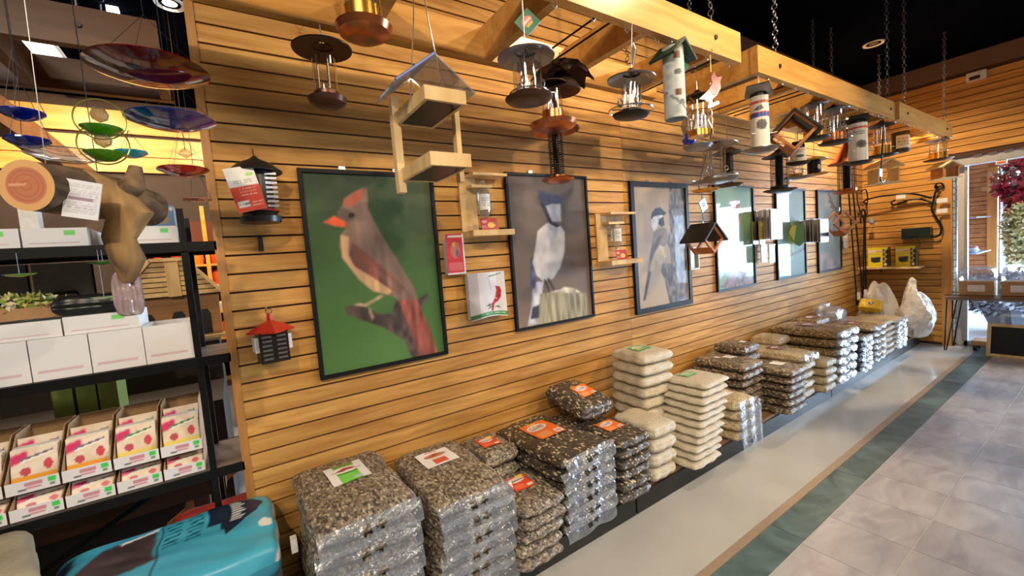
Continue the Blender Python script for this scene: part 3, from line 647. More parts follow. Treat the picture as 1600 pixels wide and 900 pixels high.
stack('nearest the teal bag', .12, .49, -.62, -.045, ZB, .615, 6, 'stripe', (.01, 0), ('green', .01, .08, .15, .17, .05), .075, seedname='striped seed')
stack('beside the green-labelled stack', .535, .875, -.625, -.045, ZB, .54, 6, 'stripe', (.02, 0), ('red', .0, .10, .16, .16, .05), .07, seedname='striped seed')
stack('of small sacks by the wall', .905, 1.115, -.34, -.05, ZB, .505, 5, 'stripe', (.01, 0), ('redo', .0, .0, .10, .11), seedname='small striped seed', words='sack of')
stack('before the big orange-labelled sacks', .865, 1.10, -.68, -.36, ZB, .40, 5, 'stripe', (.04, .01), ('redo', .0, .04, .11, .12), seedname='small striped seed', words='sack of')
stack('with the largest orange label', 1.125, 1.475, -.62, -.06, ZB, .515, 6, 'mix', (.02, 0), ('orange', .0, .06, .17, .2), .065, rot=.05, seedname='dark mixed seed')
stack('right of the large orange label', 1.545, 1.785, -.62, -.30, ZB, .47, 6, 'mix', (.02, .01), ('orange', .0, .03, .12, .12), seedname='small dark mixed seed', words='sack of')
stack('hidden under the tilted sack', 1.54, 1.80, -.27, -.05, ZB, .47, 5, 'mix', seedname='dark mixed seed', words='sack of')
# the tilted sack on top, leaning on the wall
me, P = pillow(.29, .33, .10, 31, SK['mix'])
o = ob('seed_sack', me, None, (1.66, -.205, .575)); o.rotation_euler = (math.radians(16), math.radians(3), math.radians(8))
tag(o, 'tilted sack of dark mixed seed leaning on the wall above the others', 'seed bag'); sack_label('orange', P, .03, .0, .13, .11, .29, .33, o)
stack('low beside the dark sacks', 1.82, 2.03, -.60, -.28, ZB, .46, 4, 'millet', (.02, 0), seedname='pale seed', words='plump sack of')
stack('tallest, against the wall', 2.08, 2.37, -.37, -.06, ZB, .775, 9, 'millet', (0, 0), ('grn2', .0, .02, .12, .11), rot=-.06, seedname='white millet', words='sack of')
stack('leaning in front of the tallest', 2.09, 2.385, -.66, -.38, ZB, .60, 11, 'millet', (.20, .03), ('grn2', -.02, .06, .12, .08), rot=.02, seedname='white millet', words='sack of')
stack('drooping beside the millet', 2.62, 2.88, -.64, -.34, ZB, .40, 4, 'tan', (.0, .0), ('white', .0, .02, .1, .1), .11, seedname='crumbly seed', words='loose clear bag of')
stack('with two white stickers, by wall', 2.95, 3.26, -.50, -.07, ZB, .545, 7, 'dark', (.02, 0), [('white', .03, .0, .08, .08), ('white', -.03, .06, .04, .04)], seedname='husk seed', words='sack of')
stack('second along the wall', 3.29, 3.56, -.33, -.06, ZB, .60, 6, 'dark', (.02, 0), ('white', .05, -.03, .06, .05), seedname='husk seed', words='sack of')
stack('in front with one white sticker', 3.27, 3.57, -.665, -.36, ZB, .465, 6, 'dark', (.04, 0), ('white', .02, .02, .09, .09), seedname='husk seed', words='sack of')
stack('with a dark label', 3.63, 3.90, -.60, -.08, ZB, .505, 5, 'tan', (.02, 0), ('dkred', .02, .0, .12, .12), .05, seedname='tan seed', words='plump sack of', film_all=False)
stack('before the long golden sacks', 3.94, 4.17, -.655, -.34, ZB, .40, 4, 'tan', (.03, 0), seedname='tan seed', words='small sack of')
stack('by wall, left of golden sacks', 3.93, 4.16, -.31, -.06, ZB, .56, 5, 'tan', (0, 0), seedname='pale tan seed', words='sack of')
stack('long, lying out from the wall', 4.20, 4.62, -.64, -.06, ZB, .60, 6, 'long', (.05, 0), ('dkred', .02, .02, .16, .16), .05, seedname='golden seed', words='long sack of')
stack('behind the foil-bright dark sacks', 4.72, 5.05, -.30, -.06, ZB, .60, 6, 'long', (0, 0), ('dkred', .0, .0, .14, .12), seedname='golden mix', words='sack of')
stack('right of the long golden sacks', 4.72, 4.98, -.64, -.33, ZB, .46, 7, 'blue', (.04, 0), None, .04, seedname='thistle seed', words='sack of')
stack('first of three near the corner', 5.10, 5.42, -.62, -.2, ZB, .50, 6, 'long', (.02, 0), ('dkred', 0, 0, .12, .12), .03, seedname='seed mix', words='sack of')
stack('middle of three near the corner', 5.48, 5.80, -.62, -.2, ZB, .49, 6, 'tan', (.02, 0), None, .0, seedname='cracked corn', words='sack of')
stack('next to the white bulk sacks', 5.86, 6.20, -.60, -.2, ZB, .46, 6, 'tan', (.02, 0), None, .05, seedname='peanut', words='sack of')
# clear crumpled bag lying on top of the rear of the corner columns
def crumple(name, c, r, mat, seed, label, cat, peaks=(), parts=None, sq=1):
    g = np.random.default_rng(seed); nu, nv = 36, 22; vs = []; fs = []
    ph = g.random(12)*6.28
    for j in range(nv):
        t = j/(nv-1)*PI
        for i in range(nu):
            a = 2*PI*i/nu; s = max(0, math.sin(t))**.6
            fo = 1+.07*math.sin(5*a+ph[0]+3*t)+.05*math.sin(11*a+ph[1]-4*t)+.035*math.sin(17*a+7*t+ph[2])
            z = -math.cos(t); top = max(0, z)
            if sq == 2: fo += .10*math.sin(9*a+6*z+ph[3])*abs(math.sin(3*z+2*a+ph[4]))+.05*math.sin(23*a+9*z); fo *= 1-.35*max(0, z)
            pk = sum(h*math.exp(-((math.cos(a-pa)-1)**2)/w)*top**2 for pa, h, w in peaks)
            vs.append((r[0]*s*fo*math.cos(a), r[1]*s*fo*math.sin(a), r[2]*(z+pk*(.5+.5*s))))
    for j in range(nv-1):
        for i in range(nu): k = (i+1) % nu; fs.append((j*nu+i, j*nu+k, (j+1)*nu+k, (j+1)*nu+i))
    me = bpy.data.meshes.new(name); me.from_pydata(vs, [], fs); me.materials.append(mat); me.polygons.foreach_set('use_smooth', [True]*len(me.polygons))
    o = ob(name, me, None, c); return tag(o, label, cat)
whitebag = plain('white_woven_plastic', L3(232, 226, 222), .34, bump=1.0, bscale=7, coat=.3, bdist=.05)
crumple('plastic_bag', (5.45, -.16, .53), (.26, .12, .10), film, 3, 'empty clear plastic bag crumpled on top behind the corner columns', 'plastic bag', ((2.2, .9, .3),))
def corner_bag(c, r, seed, label, peaks, patch):
    o = crumple('bulk_sack', c, r, whitebag, seed, label, 'bulk bag', peaks, sq=2)
    return o
corner_bag((6.62, -.26, .40), (.20, .19, .26), 8, 'open white plastic bulk sack with yellow bag inside, in the corner', ((1.3, .9, .02), (-1.5, .8, .02), (3.1, .4, .05)), 'y')
corner_bag((6.66, -.60, .41), (.22, .15, .27), 12, 'tall twisted white bulk sack standing at the end of the platform', ((1.6, 1.0, .03), (2.9, .5, .05)), 't')
me, P = pillow(.16, .22, .10, 77, plain('yellow_packet', L3(238, 196, 60), .35)); o = ob('yellow_packet', me, None, (6.38, -.25, .53)); o.rotation_euler = (.2, -.7, .1)
tag(o, 'yellow packet showing through the open white bulk sack', 'packet')
cvp = Cv(20, 16, (238, 196, 60)); cvp.ell(.5, .5, .3, .25, (60, 90, 120)); cvp.text(.3, .4, .7, .6, (240, 240, 240), 1)
print_ob('emblem', cvp, lambda u, v: ((u-.5)*.08, (v-.5)*.1, P((u-.5), (v-.5)*.8, 1)[2]+.003), o, PG)

# teal bag, printed on its whole top face
def teal(k, x0, x1, y0, y1, z, H, label):
    Lx, Ly = x1-x0, y1-y0; mt = PG
    P, nx, ny = pillow_pts(Lx, Ly, H, 50+k, p=8, amp=.05); nx, ny = 90, 60
    U = [math.sin(PI*(i/(nx-1)-.5)) if False else -1+2*i/(nx-1) for i in range(nx)]; V = [-1+2*i/(ny-1) for i in range(ny)]
    cv = Cv(nx, ny, (60, 166, 206)); n = vnoise(cv.u, cv.v, 6, 8, 2); cv.mix((96, 184, 216), n*.5)
    navy = (26, 42, 66)
    cv.poly([(.66, .96), (.66, .62), (.72, .62), (.74, .40), (.82, .52), (.90, .66), (.93, .78), (.88, .88), (.80, .96)], navy, 0)
    for q in range(9): cv.rect(.775, .60+q*.034, .825+.012*math.sin(q*2.3), .62+q*.034, (226, 230, 240))
    for q, (a, b_) in enumerate(((.46, .54), (.56, .64))):
        for w in range(7): cv.poly([(a, .52+w*.058), (b_, .54+w*.058), (b_-.01, .565+w*.058), (a+.01, .545+w*.058)], (18, 92, 118) if (w+q) % 3 else (40, 120, 140), 0)
    cv.poly([(.20, .78), (.42, .86), (.44, .40), (.16, .30), (.12, .5)], (70, 56, 62), 1, .2); cv.poly([(.26, .80), (.44, .90), (.43, .84), (.28, .76)], (232, 234, 238), 0)
    cv.poly([(.0, .7), (.08, .86), (.10, .6), (.06, .3), (0, .3)], navy, 1); cv.rect(.444, 0, .456, 1, (36, 96, 124)); cv.ell(.93, .40, .035, .06, (224, 228, 232)); cv.rect(.985, 0, 1, 1, (206, 206, 210))
    top = [P(u, v, 1) for v in V for u in U]; bot = [P(u, v, -1) for v in V for u in U]; n = nx*ny
    fs = [(j*nx+i, j*nx+i+1, (j+1)*nx+i+1, (j+1)*nx+i) for j in range(ny-1) for i in range(nx-1)]; fs += [tuple(n+q for q in f[::-1]) for f in fs]
    me = bpy.data.meshes.new('feed_bag'); me.from_pydata(top+bot, [], fs); me.materials.append(PG); me.polygons.foreach_set('use_smooth', [True]*len(me.polygons))
    colour(me, np.concatenate([cv.c.reshape(-1, 3), np.ones((n, 3))*np.array((58, 160, 200))]))
    o = ob('feed_bag', me, None, ((x0+x1)/2, (y0+y1)/2, z)); return tag(o, label, 'feed bag', 'teal feed bags piled at the near end of the platform')
teal(0, -.60, .055, -.44, .0, .205, .15, 'teal printed feed bag, bottom of the pile at the near platform end')
teal(1, -.61, .055, -.44, .0, .345, .14, 'teal printed feed bag, middle of the pile at the near platform end')
o = teal(2, -.60, .06, -.45, .02, .475, .14, 'teal printed feed bag with navy panel, lying topmost at the near platform end')
MB().box((-.0, .0, 0), (.02, .03, .05)).build('white_corner_seal', whitep, o, loc=(.36, -.19, .02))
red = plain('red_paper_bag', L3(170, 50, 40), .5)
me, P = pillow(.42, .22, .08, 61, red); tag(ob('feed_bag', me, None, (-.1, .11, .44)), 'red bag just showing behind the teal bag', 'feed bag')
beige = plain('beige_canvas', L3(168, 156, 132), .8, bump=.3, bscale=90)
for k, (x, y, z, w) in enumerate(((-.86, -.25, .20, .0), (-.87, -.24, .34, .0), (-.85, -.26, .48, .05), (-.79, -.25, .632, .06))):
    me, P = pillow(.44, .44, .145, 80+k, beige, p=5); o = ob('canvas_bag', me, None, (x, y, z)); o.rotation_euler = (.0, .0, .25+w)
    tag(o, ORD[3-k]+' beige bag in the pile at the bottom left corner', 'bag', 'beige bags at the bottom left')
# ================================================================ things hung from the frames
FG = 'bird feeders hung from the wooden frames'
def hanger(t, z1, mat=steel, r=.002, hook=True):
    m = MB(); m.cyl((0, 0, z1), (0, 0, -.012), r, n=6)
    if hook: m.tube([(0, 0, -.012), (.006, 0, -.004), (.010, 0, .004), (.004, 0, .012), (-.002, 0, .010)], .0018, 5)
    return m.build('hanging_wire', mat, t)
def card_tag(t, z, w, h, ang, cv, rz=0, name='hang_tag'):
    ca, sa = math.cos(ang), math.sin(ang)
    def F(u, v):
        x = (u-.5)*w; y = (v-.5)*h; return (x*ca-y*sa, 0, x*sa+y*ca)
    o = print_ob(name, cv, F, t, PG); o.location = (0, -.014, z); o.rotation_euler.z = rz
    F2 = MB().prism([(F(a, b_)[0], F(a, b_)[2]) for a, b_ in ((0, 0), (1, 0), (1, 1), (0, 1))], .001, .006); b2 = F2.build('tag_back', whiteb, o); return o
def gtag():
    c = Cv(22, 22, (20, 110, 84)); c.ell(.5, .55, .32, .24, (226, 120, 116)); c.rect(.28, .52, .72, .6, (240, 226, 226)); c.rect(.3, .26, .7, .36, (176, 214, 60)); return c
def wtag():
    c = Cv(22, 22, (222, 224, 222)); c.poly([(.2, .7), (.5, .85), (.6, .7)], (150, 60, 70), 0); c.poly([(.3, .35), (.6, .45), (.5, .3)], (70, 60, 56), 0); c.rect(0, 0, .12, 1, (120, 150, 120)); return c
def btag():
    c = Cv(22, 22, (24, 112, 92)); c.rect(.3, .45, .75, .65, (206, 222, 226)); c.text(.15, .7, .85, .92, (150, 200, 190), 3); c.text(.2, .15, .8, .35, (120, 190, 170), 2); return c
def tube_feeder(label, x, y, z, capz, capr, gr, gz0, gz1, basez, traz, trar, capm=bronze, basem=copper, traym=bronze, tagc=None, tagz=-.1, tagsz=.055, tagrz=0, ring=0, ports=True, tilt=0, capdome=.3, bowl=False, group=FG, wire=True, cone=0):
    t = T('tube_bird_feeder', label, 'bird feeder', (x, y, z), random.uniform(0, 3), group)
    if tilt: t.rotation_euler = (tilt, tilt*.5, 0)
    R = lambda q: q-z
    hanger(t, R(capz)+.01)
    h = capr*capdome
    m = MB().lathe([(.010, h+.012), (.016, h+.004), (capr*.35, h*.82), (capr*.8, h*.22), (capr, 0), (capr*.985, -.004), (capr*.78, h*.14), (capr*.35, h*.6), (gr*.9, h*.55)] if not cone else [(.006, cone+.012), (.012, cone), (capr*.5, cone*.42), (capr, 0), (capr*.98, -.003), (capr*.4, cone*.4)], 32, c=(0, 0, R(capz)), cap=False); m.build('cap', capm, t, True)
    MB().lathe([(gr, R(gz0)), (gr, R(gz1))], 28, cap=False).build('clear_tube', clear, t, True)
    m = MB()
    for k in range(3):
        a = k*2.094+.4; m.cyl((gr*.55*math.cos(a), gr*.55*math.sin(a), R(basez)), (gr*.55*math.cos(a), gr*.55*math.sin(a), R(gz1)), .0028, n=6)
    m.build('rods', steel, t)
    MB().lathe([(gr*1.05, R(traz)+.006), (gr*1.05, R(basez)), (gr*.96, R(basez)+.003), (gr*.96, R(traz)+.01)], 28).build('base_cup', basem, t, True)
    d = .018 if not bowl else .034
    MB().lathe([(.0, R(traz)-d*.55), (trar*.55, R(traz)-d*.55), (trar*.9, R(traz)-d*.15), (trar, R(traz)+d*.35), (trar*.97, R(traz)+d*.38), (trar*.86, R(traz)-d*.02), (trar*.5, R(traz)-d*.35), (0, R(traz)-d*.35)], 32, cap=False).build('seed_tray', traym, t, True)
    if ports:
        m = MB()
        for a in (.3, 2.4, 4.5): m.ring((gr*1.02*math.cos(a), gr*1.02*math.sin(a), R(gz0)+(gz1-gz0)*.3), .014, .003, 10, 5, 'Y'); m.cyl((gr*math.cos(a), gr*math.sin(a), R(gz0)+.012), ((gr+.04)*math.cos(a), (gr+.04)*math.sin(a), R(gz0)+.012), .0025, n=5)
        m.build('ports', steel, t)
    if ring: MB().ring((0, 0, R(traz)+.022), ring, .0028, 28, 5).build('perch_ring', steel, t, True)
    if tagc: card_tag(t, tagz, tagsz, tagsz, .75, tagc(), tagrz-t.rotation_euler.z)
    return t
def cage_feeder(label, x, y, z, capz, capr, gr, gz0, traz, trar, cone=.0, capm=darkm, group=FG):
    t = T('mesh_bird_feeder', label, 'bird feeder', (x, y, z), 0, group); R = lambda q: q-z
    hanger(t, R(capz)+cone)
    prof = [(.008, cone), (capr*.28, cone*.62), (capr*.62, cone*.22), (capr, 0), (capr*.97, -.004), (capr*.3, cone*.3)] if cone else [(.01, .03), (capr*.6, .02), (capr, 0), (capr*.97, -.005), (.01, .0)]
    MB().lathe(prof, 30, c=(0, 0, R(capz)), cap=False).build('cap', capm, t, True)
    m = MB(); n = max(8, int((capz-gz0)/.011))
    pts = [(gr*math.cos(a*.5236), gr*math.sin(a*.5236), R(gz0)+(capz-gz0)*a/(n*12)) for a in range(n*12)]
    m.tube(pts, .0018, 4)
    for k in range(10): a = k*.628; m.cyl((gr*math.cos(a), gr*math.sin(a), R(gz0)), (gr*math.cos(a), gr*math.sin(a), R(capz)), .0016, n=4)
    m.build('wire_mesh', darkm, t)
    MB().cyl((0, 0, R(gz0)), (0, 0, R(capz)), gr*.45, n=12).build('core_tube', blackm, t, True)
    MB().lathe([(.0, -.012), (trar*.6, -.012), (trar, .004), (trar*.98, .008), (trar*.6, -.004), (0, -.004)], 30, c=(0, 0, R(traz)), cap=False).build('seed_tray', capm, t, True)
    MB().lathe([(gr*1.08, R(traz)), (gr*1.08, R(gz0)+.01)], 20).build('collar', capm, t, True)
    return t
def white_tube(label, x, y, z, zt, zb, r, tr, capm, wcap, band, group=FG):
    t = T('ceramic_tube_feeder', label, 'bird feeder', (x, y, z), .4, group); R = lambda q: q-z; H = zt-zb
    hanger(t, R(zt)+.02, whitep, .0035)
    nx, ny = 40, 60; cv = Cv(nx, ny, (226, 222, 214)); cv.rect(0, .86, 1, .9, (196, 74, 62)); 
    if band: cv.rect(0, .60, 1, .68, (60, 70, 150)); cv.rect(0, .69, 1, .71, (200, 84, 70)); cv.poly([(.3, .74), (.44, .84), (.5, .74), (.4, .72)], (90, 90, 92), 0); cv.poly([(.7, .74), (.84, .84), (.9, .74), (.8, .72)], (90, 90, 92), 0)
    else: cv.text(.1, .7, .9, .84, (120, 118, 116), 3)
    for q in (.15, .5, .85): cv.ell(q, .46, .10, .10, (120, 118, 112)); cv.ell(q, .46, .075, .075, (86, 84, 80))
    for q in (.32, .68): cv.rect(q-.03, .06, q+.03, .34, (206, 202, 192))
    def F(u, v):
        a = u*2*PI-1.9; rr = r*(1+.10*max(0, .35-v)); return (rr*math.cos(a), rr*math.sin(a), R(zb)+H*v)
    print_ob('printed_tube', cv, F, t, PG, True)
    m = MB(); w = wcap/2; n = 12; vs = []; 
    for i in range(n+1):
        a = (i/n-.5)*2.2; 
        for yy in (-w*.75, w*.75): vs.append((w*a/1.1, yy*math.cos(a*.6), R(zt)+.012+.035*(a/1.1)**2))
    m.add(vs, [(2*i, 2*i+2, 2*i+3, 2*i+1) for i in range(n)]); m.add([(a_, b_, c_-.005) for a_, b_, c_ in vs], [(2*i, 2*i+1, 2*i+3, 2*i+2) for i in range(n)])
    m.build('curved_cap', capm, t, True)
    MB().lathe([(r*.9, .0), (r*.9, .03)], 20, c=(0, 0, R(zt)-.012)).build('cap_plug', darkm, t, True)
    MB().lathe([(.0, -.012), (tr*.6, -.010), (tr, .006), (tr*.97, .010), (tr*.5, -.002), (0, -.002)], 28, c=(0, 0, R(zb)), cap=False).build('seed_tray', pewter if band else darkm, t, True)
    m = MB()
    for a in (.6, 2.7, 4.8): m.cyl((r*math.cos(a), r*math.sin(a), R(zb)+H*.30), ((r+.035)*math.cos(a), (r+.035)*math.sin(a), R(zb)+H*.30), .0028, n=6)
    m.build('perches', whitep, t); return t
def diamond(label, loc, size, depth, rz, roofm, woodm, inner=None, zt=None, sh=0, wire=True, group='diamond-shaped wooden houses'):
    t = T('diamond_bird_house', label, 'bird house', loc, rz, group); s = size/2; q = s*.80
    for yy in (-depth/2, depth/2-.016):
        m = MB()
        for a in range(4):
            c0, s0 = math.cos(a*PI/2), math.sin(a*PI/2); c1, s1 = math.cos((a+1)*PI/2), math.sin((a+1)*PI/2)
            m.add([(s*c0, yy, s*s0), (s*c1, yy, s*s1), (q*c1, yy, q*s1), (q*c0, yy, q*s0), (s*c0, yy+.016, s*s0), (s*c1, yy+.016, s*s1), (q*c1, yy+.016, q*s1), (q*c0, yy+.016, q*s0)],
                  [(0, 1, 2, 3), (7, 6, 5, 4), (0, 4, 5, 1), (1, 5, 6, 2), (2, 6, 7, 3), (3, 7, 4, 0)])
        m.build('diamond_frame', woodm, t)
    for sg in (-1, 1): MB().bar((sg*s*.5, -depth/2+.016, -s*.5), (sg*s*.5, depth/2-.016, -s*.5), .010, s*1.3, up=(-sg*.7, 0, -.7)) if False else None
    m = MB(); m.add([(-s*.4, -depth/2, -s*.6), (0, -depth/2, -s), (0, depth/2, -s), (-s*.4, depth/2, -s*.6), (-s*.34, -depth/2, -s*.58), (0, -depth/2, -s*.92), (0, depth/2, -s*.92), (-s*.34, depth/2, -s*.58)], [(0, 1, 2, 3), (7, 6, 5, 4), (0, 4, 5, 1), (3, 2, 6, 7)])
    m.build('floor_board', woodm, t)
    m = MB(); m.add([(s*.4, -depth/2, -s*.6), (0, -depth/2, -s), (0, depth/2, -s), (s*.4, depth/2, -s*.6), (s*.34, -depth/2, -s*.58), (0, -depth/2, -s*.92), (0, depth/2, -s*.92), (s*.34, depth/2, -s*.58)], [(3, 2, 1, 0), (4, 5, 6, 7), (1, 5, 4, 0), (7, 6, 2, 3)])
    m.build('floor_board', woodm, t)
    if roofm:
        e = s*1.16; d = depth/2+.02
        for sg in (-1, 1):
            m = MB(); a = [(0, s+.006), (sg*e, s-e+.006), (sg*(e-.006), s-e-.006), (0, s-.006)]
            m.prism(a if sg < 0 else a[::-1], -d, d); m.build('roof_panel', roofm, t)
    if wire: MB().cyl((0, 0, s), (0, 0, (zt or loc[2]+s+.1)-loc[2]), .002, n=5).build('hanging_wire', steel, t)
    return t

# foreground ones
tube_feeder('large brass tube feeder with wide bowl tray, cut by the top edge', .36, -.93, 2.36, 2.33, .085, .046, 2.07, 2.31, 2.125, 2.07, .072, bronze, brass, copper, bowl=True, ports=False)
tube_feeder('dark feeder with flat brown disc cap left of the wooden tray feeder', .355, -.45, 2.34, 2.235, .100, .040, 2.06, 2.21, 2.085, 2.052, .066, bronze, bronze, bronze, bowl=True, ports=False, capdome=.12)
tube_feeder('clear feeder under a green diamond tag with wide silver-rimmed cap', .885, -.93, 2.34, 2.105, .095, .048, 1.98, 2.11, 1.99, 1.968, .080, pewter, bronze, bronze, gtag, -.12, .062, -.6, ring=.062, capdome=.25)
tube_feeder('copper-based feeder hanging behind the green-tagged one', 1.25, -.62, 2.34, 2.19, .07, .045, 2.05, 2.17, 2.075, 2.012, .105, bronze, copper, copper, bowl=True, ports=False)
cage_feeder('copper mesh feeder with flared cone cap above the jay poster', 1.405, -.445, 2.33, 2.06, .125, .035, 1.83, 1.815, .082, .16, copper)
tube_feeder('feeder with tilted dark cap under a green and white tag', 1.40, -.95, 2.33, 2.115, .094, .040, 1.99, 2.11, 1.995, 1.975, .072, pewter, darkm, darkm, gtag, -.125, .06, .9, ring=.085, tilt=.06)
t = tube_feeder('wide clear feeder under a pewter cap above the fourth poster', 2.36, -.70, 2.33, 1.995, .125, .060, 1.81, 1.985, 1.82, 1.795, .125, pewter, pewter, pewter, ring=.12)
cage_feeder('short mesh feeder half hidden behind the wide pewter-capped one', 2.97, -.445, 2.33, 2.06, .10, .032, 1.86, 1.835, .09, .06, bronze)
tube_feeder('brass feeder right of the black-roofed diamond house', 3.27, -.86, 2.31, 2.285, .078, .058, 2.12, 2.285, 2.115, 2.07, .085, pewter, brass, darkm)
tube_feeder('larger copper-cupped glass feeder in the middle of the row', 3.56, -.87, 2.31, 2.285, .09, .064, 2.11, 2.285, 2.125, 2.065, .095, pewter, copper, darkm, ring=.10)
tube_feeder('glass feeder with brass cup just left of the second white tube', 4.12, -.75, 2.31, 2.30, .09, .055, 2.20, 2.295, 2.235, 2.185, .09, darkm, brass, darkm)
tube_feeder('small feeder with a light tray under the brass pair', 4.0, -.45, 2.31, 2.06, .07, .05, 1.95, 2.05, 1.955, 1.925, .115, darkm, brass, pewter)
tube_feeder('glass feeder with dark cup and brass collar beside the black crook', 4.40, -.90, 2.31, 2.262, .09, .052, 2.08, 2.26, 2.10, 2.025, .10, darkm, brass, darkm)
tube_feeder('last feeder in the row, clear with a brass cup by the end wall', 6.06, -.90, 2.31, 2.29, .10, .066, 2.12, 2.285, 2.165, 2.095, .115, pewter, brass, bronze)
cage_feeder('black mesh cage feeder over the fifth poster', 3.71, -.45, 2.31, 2.085, .12, .062, 1.84, 1.815, .12, .06)
cage_feeder('black mesh feeder with tall copper cone hood near the far posters', 4.93, -.50, 2.35, 2.09, .15, .07, 1.84, 1.815, .11, .22, copper)
white_tube('white printed tube feeder with grey curved cap at the frame corner', 2.41, -.93, 2.33, 2.19, 1.915, .044, .085, pewter, .17, True)
white_tube('white tube feeder with black cap, second of its kind in the row', 3.895, -.90, 2.31, 2.22, 1.94, .056, .085, blackp, .18, False)
white_tube('small white feeder below the black-roofed diamond house', 3.67, -.60, 2.31, 2.10, 1.99, .05, .08, darkm, .12, False)
# brass scrollwork feeder
t = tube_feeder('copper and brass scroll feeder beside the red cardinal ornament', 2.06, -.80, 2.33, 2.185, .082, .050, 2.02, 2.17, 2.02, 1.985, .068, bronze, brass, brass, ports=False)
m = MB()
for k in range(3):
    a0 = k*2.09; pts = [((.058+.02*math.sin(q*.9))*math.cos(a0+.25*math.sin(q)), (.058+.02*math.sin(q*.9))*math.sin(a0+.25*math.sin(q)), -.31+.016*q) for q in range(11)]; m.tube(pts, .0035, 5)
m.ring((0, 0, -.22), .062, .003, 22, 5); m.build('scroll_wire', brass, t, True)
card_tag(t, -.27, .075, .08, -.25, wtag(), -.8-t.rotation_euler.z); t.children[-1].location = (.055, -.06, -.26)
# big dark leaf canopy
t = T('leaf_canopy_feeder', 'dark brown feeder hood shaped like overlapping ragged leaves', 'bird feeder', (1.33, -.60, 2.33))
MB().cyl((0, 0, -.12), (0, 0, .02), .0022, n=5).build('hanging_wire', steel, t)
bw = plain('dark_leaf', L3(62, 44, 36), .6)
for k in range(9):
    a = k*.698; m = MB(); n = 7; vs = []
    for i in range(n+1):
        f = i/n; w = .055*math.sin(PI*min(1, f*.9+.08))*(1+(.22 if i % 2 else -.12)); R_ = .02+.125*f; z = -.02-.085*f*f
        vs += [(R_*math.cos(a)-w*math.sin(a), R_*math.sin(a)+w*math.cos(a), z-.01), (R_*math.cos(a), R_*math.sin(a), z), (R_*math.cos(a)+w*math.sin(a), R_*math.sin(a)-w*math.cos(a), z-.01)]
    for i in range(n): b_ = 3*i; m.add([vs[b_+q] for q in range(6)], [(0, 3, 4, 1), (1, 4, 5, 2)])
    m.add([(x_, y_, z_-.003) for x_, y_, z_ in vs], [(3*i+1, 3*i+4, 3*i+3, 3*i) for i in range(n)]+[(3*i+2, 3*i+5, 3*i+4, 3*i+1) for i in range(n)])
    m.build('leaf', bw, t)
MB().lathe([(.03, -.07), (.07, -.12), (.085, -.15), (.08, -.155), (.0, -.12)], 20, cap=False).build('lower_hood', bw, t, True)
# birdhouse tube
t = T('bird_house_tube', 'tall white tube painted as snowy houses with green roof', 'bird house', (1.665, -.94, 2.32))
cv = Cv(40, 70, (204, 210, 212)); n = vnoise(cv.u, cv.v, 9, 14, 30); cv.mix((150, 166, 172), np.clip(n*1.3-.5, 0, 1))
for q, z in ((.25, .86), (.75, .86), (.25, .34), (.75, .34)): cv.rect(q-.06, z-.05, q+.04, z+.05, (130, 70, 40)); cv.rect(q-.02, z-.05, q, z+.05, (60, 40, 30))
for q, z in ((.25, .62), (.75, .62), (.3, .2), (.8, .2)): cv.ell(q, z, .06, .04, (84, 96, 108))
cv.poly([(.1, .3), (.14, .32), (.4, .12), (.36, .1)], (110, 130, 136), 0); cv.poly([(.6, .3), (.64, .32), (.9, .12), (.86, .1)], (110, 130, 136), 0)
print_ob('painted_tube', cv, lambda u, v: (.044*(1+.12*max(0, v-.8))*math.cos(2*PI*u+2.6), .044*math.sin(2*PI*u+2.6), -.33+.295*v), t, PR, True)
gr_ = plain('green_roof', L3(30, 60, 50), .6)
for sg in (-1, 1): MB().bar((0, -.06, -.016), (sg*.075, -.06, -.085), .006, .006).bar((0, 0, -.016), (sg*.078, 0, -.088), .125, .010, up=(sg, 0, 1)).build('roof_panel', gr_, t)
MB().lathe([(0, -.010), (.05, -.008), (.062, .006), (.058, .010), (0, .0)], 24, c=(0, 0, -.335), cap=False).build('seed_tray', pewter, t, True)
MB().cyl((0, 0, -.03), (0, 0, .0), .002, n=5).build('hanging_wire', steel, t)
MB().cyl((-.085, 0, -.22), (.085, 0, -.22), .003, n=6).build('perch', steel, t)
card_tag(t, -.12, .075, .075, .8, btag(), -.8); t.children[-1].location = (.075, -.05, -.12)
# cardinal ornament
t = T('cardinal_ornament', 'red and white glass cardinal ornament on a thin chain', 'ornament', (1.935, -.95, 2.32), -1.0)
hanger(t, -.09, brass)
cv = Cv(50, 60, (214, 150, 140)); nn = vnoise(cv.u, cv.v, 9, 12, 33); cv.mix((240, 220, 210), np.clip(nn*1.6-.6, 0, 1)); cv.poly([(.35, .5), (.7, .75), (.72, .5), (.5, .35)], (196, 34, 48), 1); cv.rect(0, 0, 1, .2, (150, 200, 160)); cv.poly([(.5, .8), (.75, .95), (.8, .8), (.6, .72)], (200, 60, 60), 1)
bird = [(-.055, -.20), (-.035, -.185), (-.01, -.165), (.004, -.14), (.0, -.115), (.012, -.09), (.022, -.118), (.045, -.122), (.036, -.14), (.038, -.17), (.02, -.20), (.0, -.215), (.006, -.25), (-.02, -.25), (-.012, -.215), (-.03, -.208)]
MB().prism(bird, -.006, .006).build('bird_body', plain('red_glass', L3(206, 90, 88), .15, coat=.8), t)
cvm = MB().prism([(-.02, -.19), (.006, -.16), (.03, -.165), (.018, -.195)], -.010, -.006); cvm.build('wing', plain('deep_red_glass', L3(180, 20, 40), .12, coat=.8), t)
MB().prism([(-.03, -.21), (-.005, -.19), (.004, -.205), (-.02, -.222)], -.010, -.006).prism([(-.005, -.25), (.03, -.24), (.026, -.225), (.0, -.232)], -.010, -.006).build('leaves', plain('pale_green_glass', L3(160, 206, 160), .12, coat=.8), t)
